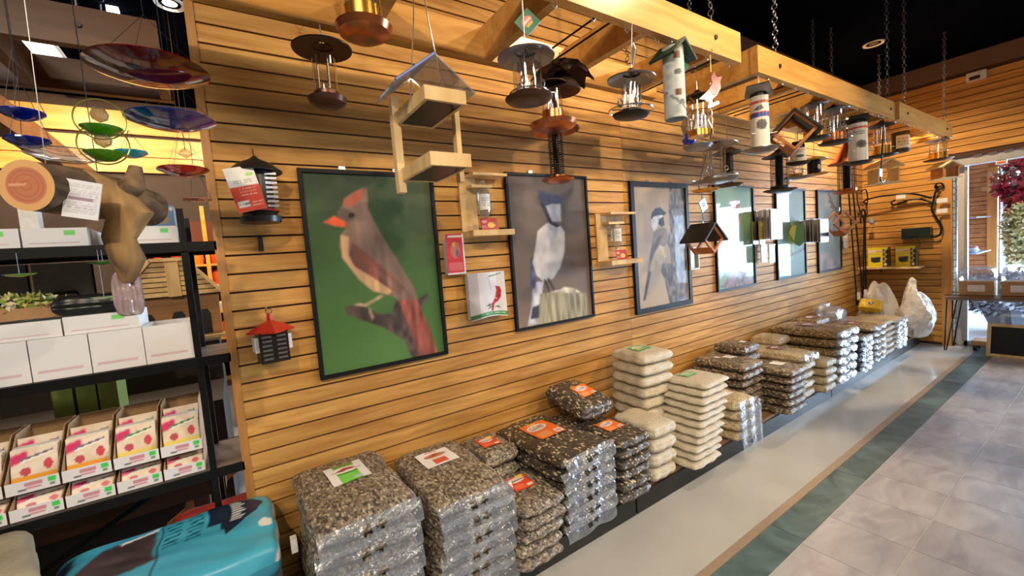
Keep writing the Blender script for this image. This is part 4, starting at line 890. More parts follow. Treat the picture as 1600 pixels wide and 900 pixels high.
MB().cyl((-.005, 0, -.25), (-.005, 0, -.34), .0025, n=5).cyl((-.02, 0, -.30), (-.004, 0, -.34), .004, n=5).build('drop', pewter, t)
# diamond houses
diamond('black-roofed natural wood diamond house hung from the middle frame', (3.05, -.82, 2.095), .25, .20, -1.05, blackp, cedar, zt=2.31)
diamond('black-roofed wooden diamond house on a wall hook between third and fourth posters', (2.775, -.36, 1.475), .21, .17, -.12, blackp, cedar, zt=1.60)
diamond('open wooden diamond frame in front of the last poster', (5.28, -.32, 1.535), .26, .14, -.5, None, cedar, zt=1.70)
t = T('wire_crook', 'thin black wire crook with a white tag holding the small diamond house', 'hook', (2.79, -.445, 2.31))
MB().curve([(0, 0, 0), (0, .01, -.14), (-.05, .06, -.40), (-.06, .075, -.46), (-.045, .08, -.50), (0, .085, -.52), (.045, .08, -.50), (.06, .075, -.46)], .0035, 6).cyl((-.015, .085, -.52), (-.015, .085, -.72), .0018, n=5).build('hook_wire', blackm, t)
cvt = Cv(20, 20, (226, 224, 218)); cvt.ell(.5, .5, .2, .2, (70, 60, 54)); cvt.ell(.5, .5, .12, .12, (180, 150, 120)); o = card_tag(t, -.14, .08, .08, .5, cvt); o.location = (-.015, .075, -.60)

# wood and acrylic tray feeder, nearest thing hung from the frame
t = T('wooden_tray_feeder', 'two-tier pale wooden tray feeder under a clear acrylic roof', 'bird feeder', (.50, -.98, 2.32))
for nm, zc in (('upper_tray', -.445), ('lower_tray', -.605)):
    w, d, h, th = .115, .215, .034, .010
    m = MB(); m.box((0, -d/2+th/2, zc), (w, th, h)); m.box((0, d/2-th/2, zc), (w, th, h)); m.box((-w/2+th/2, 0, zc), (th, d-2*th, h)); m.box((w/2-th/2, 0, zc), (th, d-2*th, h)); tr = m.build(nm, pine, t)
    MB().box((0, 0, zc-h/2+.004), (w-2*th, d-2*th, .004)).build('mesh_bottom', blackp, tr)
MB().box((-.0, .112, -.52), (.022, .026, .27)).build('post', pine, t, loc=(-.058, 0, 0)); MB().box((.0675, -.02, -.52), (.014, .022, .25)).build('post', pine, t)
MB().box((-.0, .095, -.39), (.016, .016, .02)).build('dowel', pine, t, loc=(.02, 0, 0))
ac = glassy('acrylic_roof', (.86, .87, .9), .14, .05, .7, alpha=.34, diff=L3(176, 178, 186))
for sg in (-1, 1): MB().bar((0, .02, -.325), (sg*.112, .02, -.410), .17, .004, up=(sg*.6, 0, 1)).build('roof_panel', ac, t)
MB().tube([(-.112, -.066, -.410), (0, -.066, -.325)], .004, 6).build('blue_edge', plain('blue_film_edge', L3(100, 112, 176), .4), t)
MB().tube([(-.05, 0, -.42), (-.02, 0, -.2), (0, 0, 0), (.02, 0, -.2), (.05, 0, -.42)], .0018, 5).build('hanging_cord', steel, t)

# pieces at the far end of the frames
t = T('wooden_ring_house', 'natural wood roofed perch with a round ring, below the far frame', 'bird house', (5.0, -.75, 2.31), -.5)
MB().cyl((0, 0, -.24), (0, 0, 0), .002, n=5).build('hanging_wire', steel, t)
for sg in (-1, 1): MB().bar((0, 0, -.245), (sg*.13, 0, -.315), .15, .012, up=(sg*.5, 0, 1)).build('roof_panel', pine, t)
MB().ring((0, 0, -.37), .062, .010, 24, 6, 'Y').build('ring', pine, t, True)
MB().box((0, 0, -.45), (.26, .13, .012)).build('base', pine, t); MB().box((.10, 0, -.385), (.012, .10, .12)).build('side_post', pine, t); MB().box((-.10, 0, -.385), (.012, .10, .12)).build('side_post', pine, t)
t = T('labelled_canister', 'dark hanging canister with a pale label by the amber dish', 'canister', (5.49, -.75, 2.42))
hanger(t, -.05); MB().lathe([(.0, -.05), (.05, -.052), (.066, -.06), (.066, -.25), (.06, -.255), (0, -.255)], 24, cap=False).build('can_body', darkm, t, True)
cv = Cv(20, 12, (196, 200, 190)); cv.text(.1, .2, .9, .8, (120, 130, 120), 3); print_ob('label', cv, lambda u, v: (.0675*math.cos(2.9+u*2.2), .0675*math.sin(2.9+u*2.2), -.22+.12*v), t, PR, True)
t = T('amber_dish', 'glossy amber yellow glass dish lit up under the far frame', 'dish', (5.90, -.75, 2.42), .3)
hanger(t, -.02); MB().lathe([(0, -.05), (.06, -.046), (.12, -.025), (.145, -.0), (.14, .0), (.11, -.02), (0, -.04)], 30, cap=False).build('dish', plain('amber_glass', L3(248, 200, 40), .15, coat=.6, trans=.3), t, True); t.rotation_euler = (.5, -.4, 0)
t = T('hanging_house_feeder', 'small pine house feeder with clear wall hanging by the doorway', 'bird feeder', (6.02, -.955, 2.09), -.5)
MB().cyl((0, 0, -.02), (.03, .03, .22), .002, n=5).build('hanging_wire', steel, t)
for sg in (-1, 1): MB().bar((0, 0, -.03), (sg*.12, 0, -.09), .15, .012, up=(sg*.6, 0, 1)).build('roof_panel', pine, t)
MB().box((0, 0, -.19), (.20, .15, .012)).build('base', pine, t); MB().box((0, 0, -.125), (.12, .10, .115)).build('clear_hopper', clear, t)
for sg in (-1, 1): MB().box((sg*.085, 0, -.13), (.012, .11, .115)).build('side_board', cedar, t)
t = T('yellow_flower_feeder', 'small dark feeder with a yellow flower and yellow roof', 'bird feeder', (4.22, -.5, 2.31)); hanger(t, -.22)
MB().lathe([(.0, -.20), (.05, -.215), (.10, -.235), (.098, -.24), (0, -.235)], 24, cap=False).build('yellow_roof', plain('yellow_enamel', L3(220, 176, 40), .35), t, True)
MB().lathe([(.05, -.24), (.05, -.36)], 20).build('dark_body', darkm, t, True); MB().lathe([(0, -.37), (.09, -.36), (.1, -.355), (0, -.36)], 24, cap=False).build('seed_tray', brass, t, True)
m = MB()
for k in range(8): a = k*.785; m.box((-.032+.014*math.cos(a), -.045, -.30+.014*math.sin(a)), (.009, .006, .009))
m.build('flower', plain('yellow_flower', L3(246, 190, 40), .5), t)
t = T('blue_glass_ornament', 'clear and blue glass ornament beside the white tube feeder', 'ornament', (2.36, -.55, 2.31)); hanger(t, -.1)
MB().lathe([(0, -.08), (.03, -.11), (.045, -.16), (.03, -.21), (.0, -.22)], 14, cap=False).build('glass_bulb', glassy('smoky_glass', (.6, .62, .68), .2, .05, .7, alpha=.25, diff=L3(120, 124, 136)), t, True)
MB().lathe([(.0, -.29), (.03, -.27), (.042, -.24), (.02, -.21)], 14, cap=False).build('blue_drop', plain('cobalt_glass', L3(20, 50, 190), .08, coat=.8), t, True)
t = T('green_leaf_tag', 'small dark green leaf shaped tag hanging behind the frame', 'tag', (2.78, -.72, 2.315)); MB().cyl((0, 0, -.06), (0, 0, 0), .0015, n=4).build('hanging_wire', steel, t)
MB().prism([(0, -.05), (.022, -.075), (.024, -.11), (0, -.145), (-.026, -.11), (-.022, -.075)], -.002, .002).build('leaf', plain('dark_green_leaf', L3(44, 74, 60), .5), t)
t = T('black_crook', 'tall thin black crook with small card hanging from the frame rail', 'hook', (4.28, -.93, 2.30))
MB().curve([(-.07, 0, .0), (-.03, 0, .012), (.03, 0, .006), (.05, 0, -.03), (.03, 0, -.18), (.0, 0, -.34), (-.02, 0, -.46), (.02, 0, -.49), (.07, 0, -.47)], .0045, 6).build('crook_wire', blackm, t)
cv = Cv(12, 12, (40, 80, 60)); cv.ell(.6, .4, .3, .3, (70, 60, 130)); card_tag(t, -.42, .06, .06, 0, cv); t.children[-1].location = (-.05, -.01, -.42)
hk = MB()
for x in list(np.linspace(.1, 2.1, 12))+list(np.linspace(2.5, 4.4, 13)): hk.tube([(x, -.935, 2.32 if x < 2.3 else 2.305), (x, -.937, 2.298), (x+.009, -.94, 2.288), (x+.016, -.943, 2.298)], .0022, 5)
for i, x in enumerate(np.linspace(4.7, 6.15, 9)): hk.tube([(x, -.955, 2.31), (x, -.96, 2.28), (x+.012, -.97, 2.268), (x+.02, -.975, 2.285)], .0028, 5)
tag(hk.build('cup_hooks', steel), 'small bright cup hooks screwed under the outer rails of the frames', 'hooks', kind='stuff')

# ================================================================ on the wall
t = T('black_gazebo_feeder', 'black gazebo feeder with a red and white label left of first poster', 'bird feeder', (.13, -.105, 1.93))
MB().lathe([(.006, -.0), (.02, -.012), (.06, -.03), (.095, -.06), (.092, -.066), (.02, -.04)], 26, cap=False).build('roof', blackp, t, True)
MB().lathe([(.055, -.05), (.055, -.22), (.065, -.235), (.075, -.24), (.072, -.262), (0, -.262)], 22, cap=False).build('body', blackp, t, True)
m = MB()
for k in range(8): m.box((.045, -.048, -.075-.018*k), (.04, .006, .009))
m.build('vents', steel, t); MB().lathe([(.067, -.212), (.071, -.216), (.067, -.22)], 22, cap=False).build('red_ring', red, t, True)
MB().cyl((0, 0, 0), (0, .04, .04), .003, n=5).cyl((0, .04, .04), (0, .10, .04), .003, n=5).build('hanger', steel, t)
cv = Cv(30, 44, (224, 72, 44)); cv.rect(0, .58, 1, 1, (238, 234, 226)); cv.rect(.66, .78, .9, .86, (170, 226, 110)); cv.text(.3, .34, .85, .54, (250, 220, 210), 3, 1); cv.rect(.08, .1, .48, .25, (232, 232, 232)); cv.text(.1, .12, .46, .23, (90, 90, 90), 1, 2); cv.text(.52, .08, .95, .22, (250, 210, 200), 2, 5); cv.text(.2, .64, .8, .72, (150, 150, 120), 2)
o = card_tag(t, -.145, .098, .165, .22, cv, .0, 'paper_label'); o.location = (-.045, -.078, -.142)
t = T('red_roof_lantern', 'small black slatted lantern feeder with a red roof, low on the wall', 'bird feeder', (.118, -.075, 1.30), .1)
MB().lathe([(.008, .0), (.012, -.03), (.05, -.045), (.09, -.07), (.088, -.076), (0, -.06)], 4, cap=False).build('roof', plain('red_enamel', L3(196, 50, 34), .35), t)
MB().box((0, 0, -.135), (.105, .09, .125)).build('body', darkm, t)
for xx in (-.026, .026):
    m = MB()
    for k in range(6): m.box((xx, -.048, -.09-.018*k), (.034, .006, .008))
    m.build('vents', pewter, t)
for xx in (-.06, .06): MB().box((xx, -.0, -.12), (.014, .07, .06)).build('side_card', whiteb, t)
MB().cyl((0, 0, 0), (0, .06, .03), .003, n=5).ring((0, 0, .01), .011, .002, 10, 4, 'Y').build('hanger', steel, t)
tag(MB().box((0, 0, 0), (.018, .012, .062)).build('slatwall_clip', blackp, loc=(.123, -.008, 1.592)), 'small black clip alone on the slats below the gazebo feeder', 'clip')
def booth(label, x0, x1, z0, z1):
    t = T('wooden_bottle_feeder', label, 'bird feeder', ((x0+x1)/2, -.002, z0), 0, 'wooden wall feeders holding bottles'); w = x1-x0; h = z1-z0
    MB().box((-w/2+.055, -.008, h/2), (.10, .012, h)).build('back_board', pine, t)
    MB().box((.0, -.075, .018), (w, .13, .030)).build('tray', pine, t); MB().box((.02, -.06, h-.008), (w*.82, .10, .014)).build('roof_board', pine, t)
    MB().box((-.02, -.05, h*.80), (w*.5, .06, .014)).build('bottle_clamp', pine, t)
    MB().lathe([(.012, .10), (.012, .12), (.032, .145), (.034, .16), (.034, .26), (.024, .285), (.014, .30), (.014, .325), (0, .325)], 22, c=(-.005, -.055, h-.36)).build('bottle', glassy('bottle_glass', (.85, .88, .86), .12, .05, .7, alpha=.18, diff=L3(190, 190, 184)), t, True)
    cv = Cv(16, 16, (226, 228, 230)); cv.text(.15, .2, .85, .8, (150, 150, 156), 4)
    print_ob('bottle_label', cv, lambda u, v: (-.005+.0355*math.cos(3.5+u*2.3), -.055+.0355*math.sin(3.5+u*2.3), h-.36+.165+.085*v), t, PR, True)
    cv = Cv(20, 16, (176, 60, 66)); cv.ell(.6, .4, .2, .25, (236, 190, 90)); cv.ell(.25, .7, .15, .15, (226, 150, 150)); cv.text(.1, .1, .5, .4, (240, 220, 220), 2)
    o = print_ob('fruit_packet', cv, lambda u, v: ((u-.5)*.11+.0, -.10+.02*v, .035+.065*v), t, PG); return t
booth('wooden bottle feeder between first and second posters', 1.07, 1.33, 1.575, 1.915)
booth('wooden bottle feeder between second and third posters', 2.08, 2.385, 1.345, 1.70)
cv = Cv(20, 40, (208, 60, 70)); cv.rect(.12, .9, .9, .95, (236, 232, 236)); cv.rect(.1, .1, .86, .3, (222, 106, 116)); cv.ell(.5, .6, .28, .2, (196, 120, 106)); cv.ell(.42, .72, .1, .06, (236, 170, 80)); cv.ell(.6, .52, .1, .1, (110, 100, 110)); cv.rect(.93, 0, 1, 1, (240, 236, 236)); cv.rect(0, 0, 1, .03, (240, 236, 236))
t = T('red_gift_box', 'narrow red boxed item right of the brown cardinal poster', 'box', (1.008, -.022, 1.385)); MB().box((0, .001, .108), (.106, .036, .215)).build('carton', whiteb, t); print_ob('front_print', cv, lambda u, v: (-.053+.106*u, -.019, .0+.215*v), t, PG)
t = T('cardinal_tea_towel', 'white folded tea towel with a red cardinal and green hem', 'towel', (1.175, -.03, 1.12))
cv = Cv(70, 80, (226, 220, 224)); cv.rect(.0, .02, 1, .11, (62, 140, 74)); cv.rect(0, .0, 1, .02, (236, 232, 230)); cv.text(.3, .05, .95, .09, (220, 230, 215), 1); cv.rect(0, 0, .24, 1, (198, 192, 200))
cv.rect(0, .02, .24, .11, (56, 110, 66)); cv.poly([(.50, .24), (.62, .32), (.70, .46), (.74, .58), (.72, .68), (.84, .66), (.88, .58), (.86, .44), (.76, .32), (.66, .28), (.62, .12), (.56, .12), (.58, .26)], (176, 26, 28), 0); cv.poly([(.58, .36), (.68, .40), (.76, .38), (.7, .42)], (236, 200, 196), 0); cv.poly([(.40, .24), (.52, .3), (.56, .24)], (70, 110, 70), 0); cv.poly([(.44, .16), (.52, .24), (.58, .2)], (92, 120, 84), 0); cv.poly([(.64, .2), (.76, .24), (.84, .18)], (92, 120, 84), 0)
cv.poly([(.48, .88), (.55, .92), (.9, .97), (.9, .95), (.6, .9)], (70, 130, 80), 0); cv.poly([(.50, .86), (.54, .86), (.6, .6), (.57, .6)], (200, 194, 196), 0)
print_ob('towel_cloth', cv, lambda u, v: (-.115+.235*u, -.022-.012*math.sin(PI*min(1, u*1.3))-.006*math.sin(8*u)*(1-v), .26*v+.015*math.sin(3*u)*(1-v)), t, PR, True); MB().box((0, .005, .135), (.22, .03, .25)).build('towel_back', whiteb, t)
t = T('white_framed_plaque', 'small white rectangular window frame below the diamond house', 'frame', (3.16, -.02, 1.235))
MB().box((-.055, -.01, .09), (.012, .02, .18)).box((.055, -.01, .09), (.012, .02, .18)).box((0, -.01, .006), (.10, .02, .012)).box((0, -.01, .174), (.10, .02, .012)).build('frame', whitep, t); MB().box((0, .002, .09), (.10, .006, .165)).build('backing', plain('mirror_grey', L3(130, 132, 124), .2), t)
def packs(name, label, cat, x, w, z0, z1, n, y0, y1, cols, grp=None):
    zp = z1-.02; nums = ['first', 'second', 'third', 'fourth', 'fifth', 'sixth', 'seventh', 'eighth']
    if n > 1: tag(MB().cyl((x, 0, zp+.012), (x, y1-.03, zp+.012), .003, n=6).build('display_peg', steel), 'steel peg holding the '+grp, 'peg')
    for k in range(n):
        cq = cols[k % len(cols)]; cv = Cv(20, 24, cq); cv.rect(.1, .75, .9, .92, tuple(min(255, q*1.15+20) for q in cq)); cv.text(.15, .1, .85, .6, tuple(q*.75 for q in cq), 5, k)
        o = print_ob(name, cv, lambda u, v: ((u-.5)*w, 0, (z1-z0)*(v-.5)), None, PG); o.location = (x+.004*math.sin(k*2), y0+(y1-y0)*k/max(1, n-1), (z0+z1)/2+.004*math.sin(k*5)); o.rotation_euler.z = .12*math.sin(k*3)
        MB().box((0, .005, 0), (w-.002, .006, (z1-z0)*.99)).build('pack_body', whiteb, o)
        tag(o, label.format(nums[k]), cat, grp)
packs('seed_packet', '{} yellow packet counted from the wall, right of the fourth poster', 'packet', 4.16, .10, 1.395, 1.61, 2, -.03, -.09, [(150, 130, 50), (226, 186, 60)], 'yellow packets')
packs('hanging_card', '{} grey-white card counted from the wall, before the fifth poster', 'card', 4.27, .18, 1.43, 1.71, 7, -.03, -.17, [(196, 182, 186), (222, 212, 216), (208, 198, 202)], 'grey-white cards')
packs('hanging_book', '{} dark hanging book counted from the wall, before the last poster', 'book', 5.13, .16, 1.36, 1.60, 7, -.04, -.24, [(70, 64, 68), (116, 110, 112), (84, 76, 80)], 'dark hanging books')
packs('clear_packet', '{} clear packet counted from the wall, below the grey-white cards', 'packet', 4.27, .11, 1.215, 1.385, 2, -.05, -.12, [(190, 182, 178), (206, 200, 198)], 'clear packets')
packs('small_box', '{} small pale box on the wall right of the last poster', 'box', 6.34, .12, 1.245, 1.42, 1, -.03, -.03, [(200, 186, 176)])
s_ = bpy.data.objects['small_box']; s_['label'] = 'small pale box on the wall right of the last poster'
t = T('green_felt_leaf', 'large green and yellow felt leaf hanging over the fifth poster', 'decoration', (4.66, -.17, 1.46), -.5)
MB().cyl((0, -.01, .09), (.093, .165, .09), .003, n=6).build('peg', steel, t)
MB().prism([(-.09, .02), (-.05, .09), (.08, .095), (.085, -.08), (.03, -.12), (.0, -.10)], -.004, .004).build('leaf', plain('leaf_green', L3(92, 140, 56), .6), t); MB().prism([(-.085, .02), (-.05, .085), (-.0, .085), (-.03, -.07)], -.008, -.004).build('yellow_half', plain('leaf_yellow', L3(206, 196, 70), .6), t)
# black shepherd poles and hooks in the corner
m = MB(); 
def pole(label, x0, z0, x1, z1, y, kind=0):
    t = T('shepherd_pole', label, 'garden pole', (x0, y, z0), 0, 'black garden poles by the corner'); dx, dz = x1-x0, z1-z0
    pts = [(0, 0, 0), (dx*.5, 0, dz*.5), (dx, 0, dz)]
    if kind: pts += [(dx-.02, 0, dz+.06), (dx-.07, 0, dz+.09), (dx-.12, 0, dz+.05), (dx-.12, 0, dz-.02)]
    MB().curve(pts, .008, 6).build('rod', blackm, t); MB().box((0, -.02, .02), (.05, .02, .09)).build('white_tag', whiteb, t); MB().box((.03, -.0, -.05), (.03, .03, .10)).build('black_clamp', blackp, t); return t
pole('tall thin black pole leaning left, nearest the last poster', 6.43, .62, 6.23, 1.93, -.10)
pole('tall black pole right beside the leftmost leaning pole', 6.58, .58, 6.30, 1.93, -.12)
pole('black pole with a crook top in the middle of the pole group', 6.56, .64, 6.62, 1.55, -.13, 1)
pole('black crook-topped pole closest to the room corner', 6.72, .52, 6.72, 1.62, -.11, 1)
for k, x in enumerate((6.62, 6.80)):
    t = T('plant_hook', ('left' if k == 0 else 'right')+' black S-shaped plant hook high beside the corner', 'hook', (x, -.04, 1.93), 0, 'black plant hooks'); s = 1 if k else -1
    MB().curve([(0, 0, 0), (s*.05, -.04, .03), (s*.09, -.05, -.06), (s*.07, -.05, -.15), (s*.02, -.05, -.20), (0, -.05, -.26), (s*.04, -.05, -.30), (s*.07, -.05, -.26)], .007, 6).build('hook_rod', blackm, t)

# ---------------- end wall
t = T('scroll_bracket', 'big black scrolled iron bracket with tags high on the end wall', 'bracket', (XE-.02, -.70, 1.70))
m = MB(); m.curve([(0, 0, .20), (-.02, -.02, .17), (-.03, .0, .12), (-.03, .02, .0), (-.03, .03, -.08), (-.03, -.01, -.18), (-.03, -.05, -.28), (-.03, -.04, -.37), (-.03, .01, -.40), (-.03, .05, -.37), (-.03, .045, -.34)], .011, 8)
m.curve([(-.03, .02, .0), (-.03, .12, .06), (-.03, .24, .07), (-.03, .36, .03), (-.03, .40, .06), (-.03, .36, .09)], .010, 8); m.curve([(-.04, .03, .06), (-.12, .20, .14), (-.16, .45, .15), (-.16, .60, .13), (-.16, .64, .10), (-.16, .60, .085)], .010, 8)
m.ring((-.02, -.03, .19), .035, .009, 14, 6, 'X'); m.build('iron_scroll', blackm, t, True)
for q, (yy, zz) in enumerate(((.30, .12), (-.06, .02), (-.06, -.10))): MB().box((-.06, yy, zz), (.004, .09, .05), Matrix.Rotation(0, 4, 'X')).build('price_tag', whiteb, t)
m = MB()
t = T('dark_green_box', 'dark green plastic box fixed to the end wall above the shelf', 'box', (XE-.05, -.535, 1.36)); MB().box((0, 0, 0), (.09, .26, .13)).build('case', plain('dark_green_plastic', L3(26, 40, 34), .25), t); MB().box((-.05, .03, -.01), (.012, .10, .05)).build('lens', blackp, t)
MB().tube([(.02, -.0, -.06), (.03, -.03, -.14), (.035, .03, -.21)], .003, 5).build('cable', blackm, t)
t = T('blue_bird_ornament', 'small glass and blue ornament on a peg in the corner of the end wall', 'ornament', (XE-.02, -.13, 1.58)); MB().cyl((0, 0, 0), (-.14, .0, .01), .003, n=5).build('peg', steel, t); MB().lathe([(0, -.05), (.025, -.02), (.02, .02), (0, .05)], 12, c=(-.12, 0, -.03), cap=False).build('glass_body', plain('blue_glass', L3(130, 150, 196), .1, coat=.7), t, True)
t = T('wall_shelf', 'pale wooden shelf carrying the two yellow boxes on the end wall', 'shelf', (XE, -.30, .955)); MB().box((-.14, -.01, 0), (.27, .58, .020)).build('shelf_board', pine, t)
for yy in (-.25, .1): MB().prism([(0, 0), (-.22, 0), (0, -.06)], yy, yy+.012).build('bracket', pewter, t, loc=(0, 0, -.011))
def ybox(label, yc, w):
    t = T('yellow_product_box', label, 'box', (6.87, yc, .966), 0, 'yellow boxes on the shelf'); h = .245; d = .10
    MB().box((.012+d/2-.01, 0, h/2), (d, w, h)).build('carton', plain('dark_olive_card', L3(120, 110, 40), .6), t)
    cv = Cv(50, 50, (232, 214, 50)); cv.rect(0, .74, .72, .86, (240, 214, 200)); cv.rect(.4, .76, .82, .8, (220, 110, 60)); cv.rect(.74, 0, 1, .9, (34, 28, 26)); cv.text(.05, .62, .6, .72, (200, 196, 120), 2)
    for q in range(6): cv.ell(.82+.07*(q % 2), .28+q*.12, .06, .055, (200, 196, 130))
    cv.ell(.87, .12, .08, .08, (240, 236, 230)); cv.poly([(.14, .48), (.64, .50), (.62, .24), (.30, .2), (.16, .28)], (50, 54, 54), 0); cv.poly([(.14, .48), (.64, .50), (.5, .53), (.2, .52)], (190, 190, 120), 0); cv.text(.1, .06, .6, .14, (200, 180, 30), 1)
    print_ob('front_print', cv, lambda u, v: (.0, w/2-w*u, h*v), t, PG)
ybox('yellow product box, left of the two on the end wall shelf', -.19, .20); ybox('yellow product box, right of the two on the end wall shelf', -.455, .185)

# ---------------- table, wrapped boxes and chalkboard in front of the glass
t = T('hairpin_table', 'narrow table on black hairpin legs before the glass door', 'table', (6.86, -1.5, 0))
MB().box((0, 0, .60), (.30, 1.34, .025)).build('table_top', plain('weathered_grey_wood', L3(120, 104, 98), .5), t)
MB().box((-.16, 0, .645), (.008, 1.34, .008)).box((.14, 0, .645), (.008, 1.34, .008)).build('rail', blackm, t)
for sx in (-.13, .13):
    for sy in (-.60, .64): MB().tube([(sx, sy-.06*(1 if sy > 0 else -1), .59), (sx*1.25, sy+.02, .01), (sx*1.25, sy+.035, .01), (sx, sy+.02*(1 if sy > 0 else -1), .59)], .0065, 6).build('leg', blackm, t)
for k, yc in enumerate((-1.06, -1.37, -1.68, -1.99)):
    t = T('wrapped_carton', ['brown carton in clear film on the table, nearest the post', 'brown film-wrapped carton, second from the post on the table', 'brown film-wrapped carton, third from the post on the table', 'brown film-wrapped carton at the far right of the table'][k], 'box', (6.86, yc, .613), 0, 'film-wrapped cartons on the table')
    MB().box((0, 0, .09), (.20, .26, .18)).build('carton', card, t); cv = Cv(16, 8, (226, 220, 214)); cv.text(.1, .2, .9, .8, (196, 190, 186), 2); print_ob('paper_label', cv, lambda u, v: (-.102, .065-.13*u, .07+.07*v), t, PR)
    me, P = pillow(.22, .27, .16, 90+k, film); ob('film_wrap', me, t, (0, 0, .245))
t = T('chalkboard', 'black chalkboard in a wooden frame leaning at the floor by the table', 'chalkboard', (6.66, -1.50, .0)); t.rotation_euler = (0, math.radians(14), 0)
MB().box((0, 0, .175), (.012, .66, .30)).build('board', plain('slate_black', L3(34, 40, 46), .18), t)
for nm, c, d in (('frame_side', (-.004, .335, .175), (.024, .03, .35)), ('frame_side', (-.004, -.335, .175), (.024, .03, .35)), ('frame_rail', (-.004, 0, .015), (.024, .64, .03)), ('frame_rail', (-.004, 0, .335), (.024, .64, .03))): MB().box(c, d).build(nm, pine, t)
t = T('floor_tray', 'low brown tray on castors under the table', 'tray', (6.95, -1.16, 0)); MB().box((0, 0, .09), (.2, .30, .05)).build('tray_body', card, t)
for sy in (-.12, .12): MB().cyl((-.08, sy-.015, .033), (-.08, sy+.015, .033), .033, n=12).build('castor', blackp, t); MB().cyl((.08, sy-.015, .033), (.08, sy+.015, .033), .033, n=12).build('castor', blackp, t)
# ---------------- in the porch
def leafball(name, label, cat, c, r, n, size, cols, seed, squash=(1, 1, 1)):
    g = np.random.default_rng(seed); mats = [plain('%s_%d' % (name, i), q, .55) for i, q in enumerate(cols)]
    vs = []; fs = []; mi = []
    for k in range(n):
        d = g.normal(size=3); d /= np.linalg.norm(d); rr = g.random()**.35*(1+.12*math.sin(5*d[2]+3*d[0])); p = np.array([d[0]*r[0], d[1]*r[1], d[2]*r[2]])*rr
        a = g.normal(size=3); a /= np.linalg.norm(a); b_ = np.cross(a, d+.01); b_ /= np.linalg.norm(b_); s = size*(.6+g.random()*.8); b0 = len(vs)
        for q in (a*s, b_*s*.5, -a*s, -b_*s*.5): vs.append(tuple(p+q))
        fs.append((b0, b0+1, b0+2, b0+3)); mi.append(int(g.integers(len(cols))))
    me = bpy.data.meshes.new(name); me.from_pydata(vs, [], fs)
    for q in mats: me.materials.append(q)
    me.polygons.foreach_set('material_index', mi); return me
t = T('red_wreath', 'mass of red artificial foliage against the bright porch window', 'foliage', (10.2, -1.45, 1.88)); ob('foliage', leafball('red_leaf', '', '', 0, (.35, .72, .64), 6000, .06, [L3(150, 20, 44), L3(190, 40, 70), L3(110, 16, 30)], 3), t)['kind'] = 'stuff'
MB().cyl((0, 0, -.6), (0, 0, -1.88), .03, n=8).build('stand_pole', darkm, t)
t = T('gold_tree', 'pale gold tinsel tree standing before the red foliage', 'foliage', (9.6, -1.16, 1.22)); ob('foliage', leafball('gold_leaf', '', '', 0, (.22, .28, .52), 3600, .04, [L3(196, 186, 120), L3(150, 140, 90), L3(226, 220, 170)], 5), t)['kind'] = 'stuff'
MB().cyl((0, 0, -.4), (0, 0, -1.22), .02, n=8).build('stem', bronze, t)
t = T('silver_planter_bush', 'silvery grey bush in a dark tapering planter behind the table', 'plant', (8.3, -1.17, .0)); ob('foliage', leafball('silver_leaf', '', '', 0, (.40, .62, .30), 5000, .035, [L3(120, 124, 136), L3(70, 72, 80), L3(190, 196, 206)], 9), t, (0, 0, .50))['kind'] = 'stuff'
MB().lathe([(.2, 0), (.36, .42), (.33, .42), (.18, .05)], 4, cap=True).build('planter', plain('planter_grey', L3(84, 86, 94), .5), t)
gsh = glassy('shelf_glass', (.8, .88, .96), .2, .05, .6, alpha=.4, diff=L3(170, 190, 214))
t = T('glass_shelf_unit', 'two glass shelves on thin black brackets in the porch', 'shelf', (9.0, -.62, 1.2))
for z in (.30, -.20): MB().box((0, 0, z), (1.0, .36, .012)).build('glass_shelf', gsh, t)
MB().tube([(-.3, .1, .28), (-.25, .06, .10), (-.25, .06, -.62)], .008, 5).build('bracket', blackm, t); MB().box((-.35, .08, .05), (.3, .25, .012)).build('white_shelf', whitep, t)
for k in range(6): tag(box_ob('green_book', (8.62+.0, -.52-.03*k, 1.595), (.14, .022, .16), plain('book_green', L3(60, 130, 104), .5)), ['first', 'second', 'third', 'fourth', 'fifth', 'sixth'][k]+' green book from the left on the upper porch shelf', 'book', 'green books in the porch')
for k, (x, y) in enumerate(((8.7, -.52), (8.85, -.62), (8.75, -.72), (9.05, -.66))):
    t = T('glass_float', ['leftmost', 'rear middle', 'front right', 'rightmost'][k]+' grey glossy ornament on the lower porch shelf', 'ornament', (x, y, 1.006), 0, 'ornaments on the lower porch shelf'); MB().lathe([(0, 0), (.05, .005), (.075, .04), (.05, .085), (0, .10)], 16, cap=False).build('body', plain('float_grey', L3(150, 156, 172), .15, coat=.5), t, True); MB().ring((0, 0, .08), .05, .012, 14, 6).build('red_band' if k == 2 else 'band', red if k == 2 else darkm, t, True)
t = T('door_sensor', 'small white and orange sensor over the glass door', 'sensor', (XE+.03, -1.20, 2.07)); MB().box((0, 0, 0), (.03, .08, .05)).build('case', whitep, t); MB().box((-.017, 0, -.01), (.006, .06, .02)).build('orange_window', plain('orange_lens', L3(220, 110, 60), .3), t)
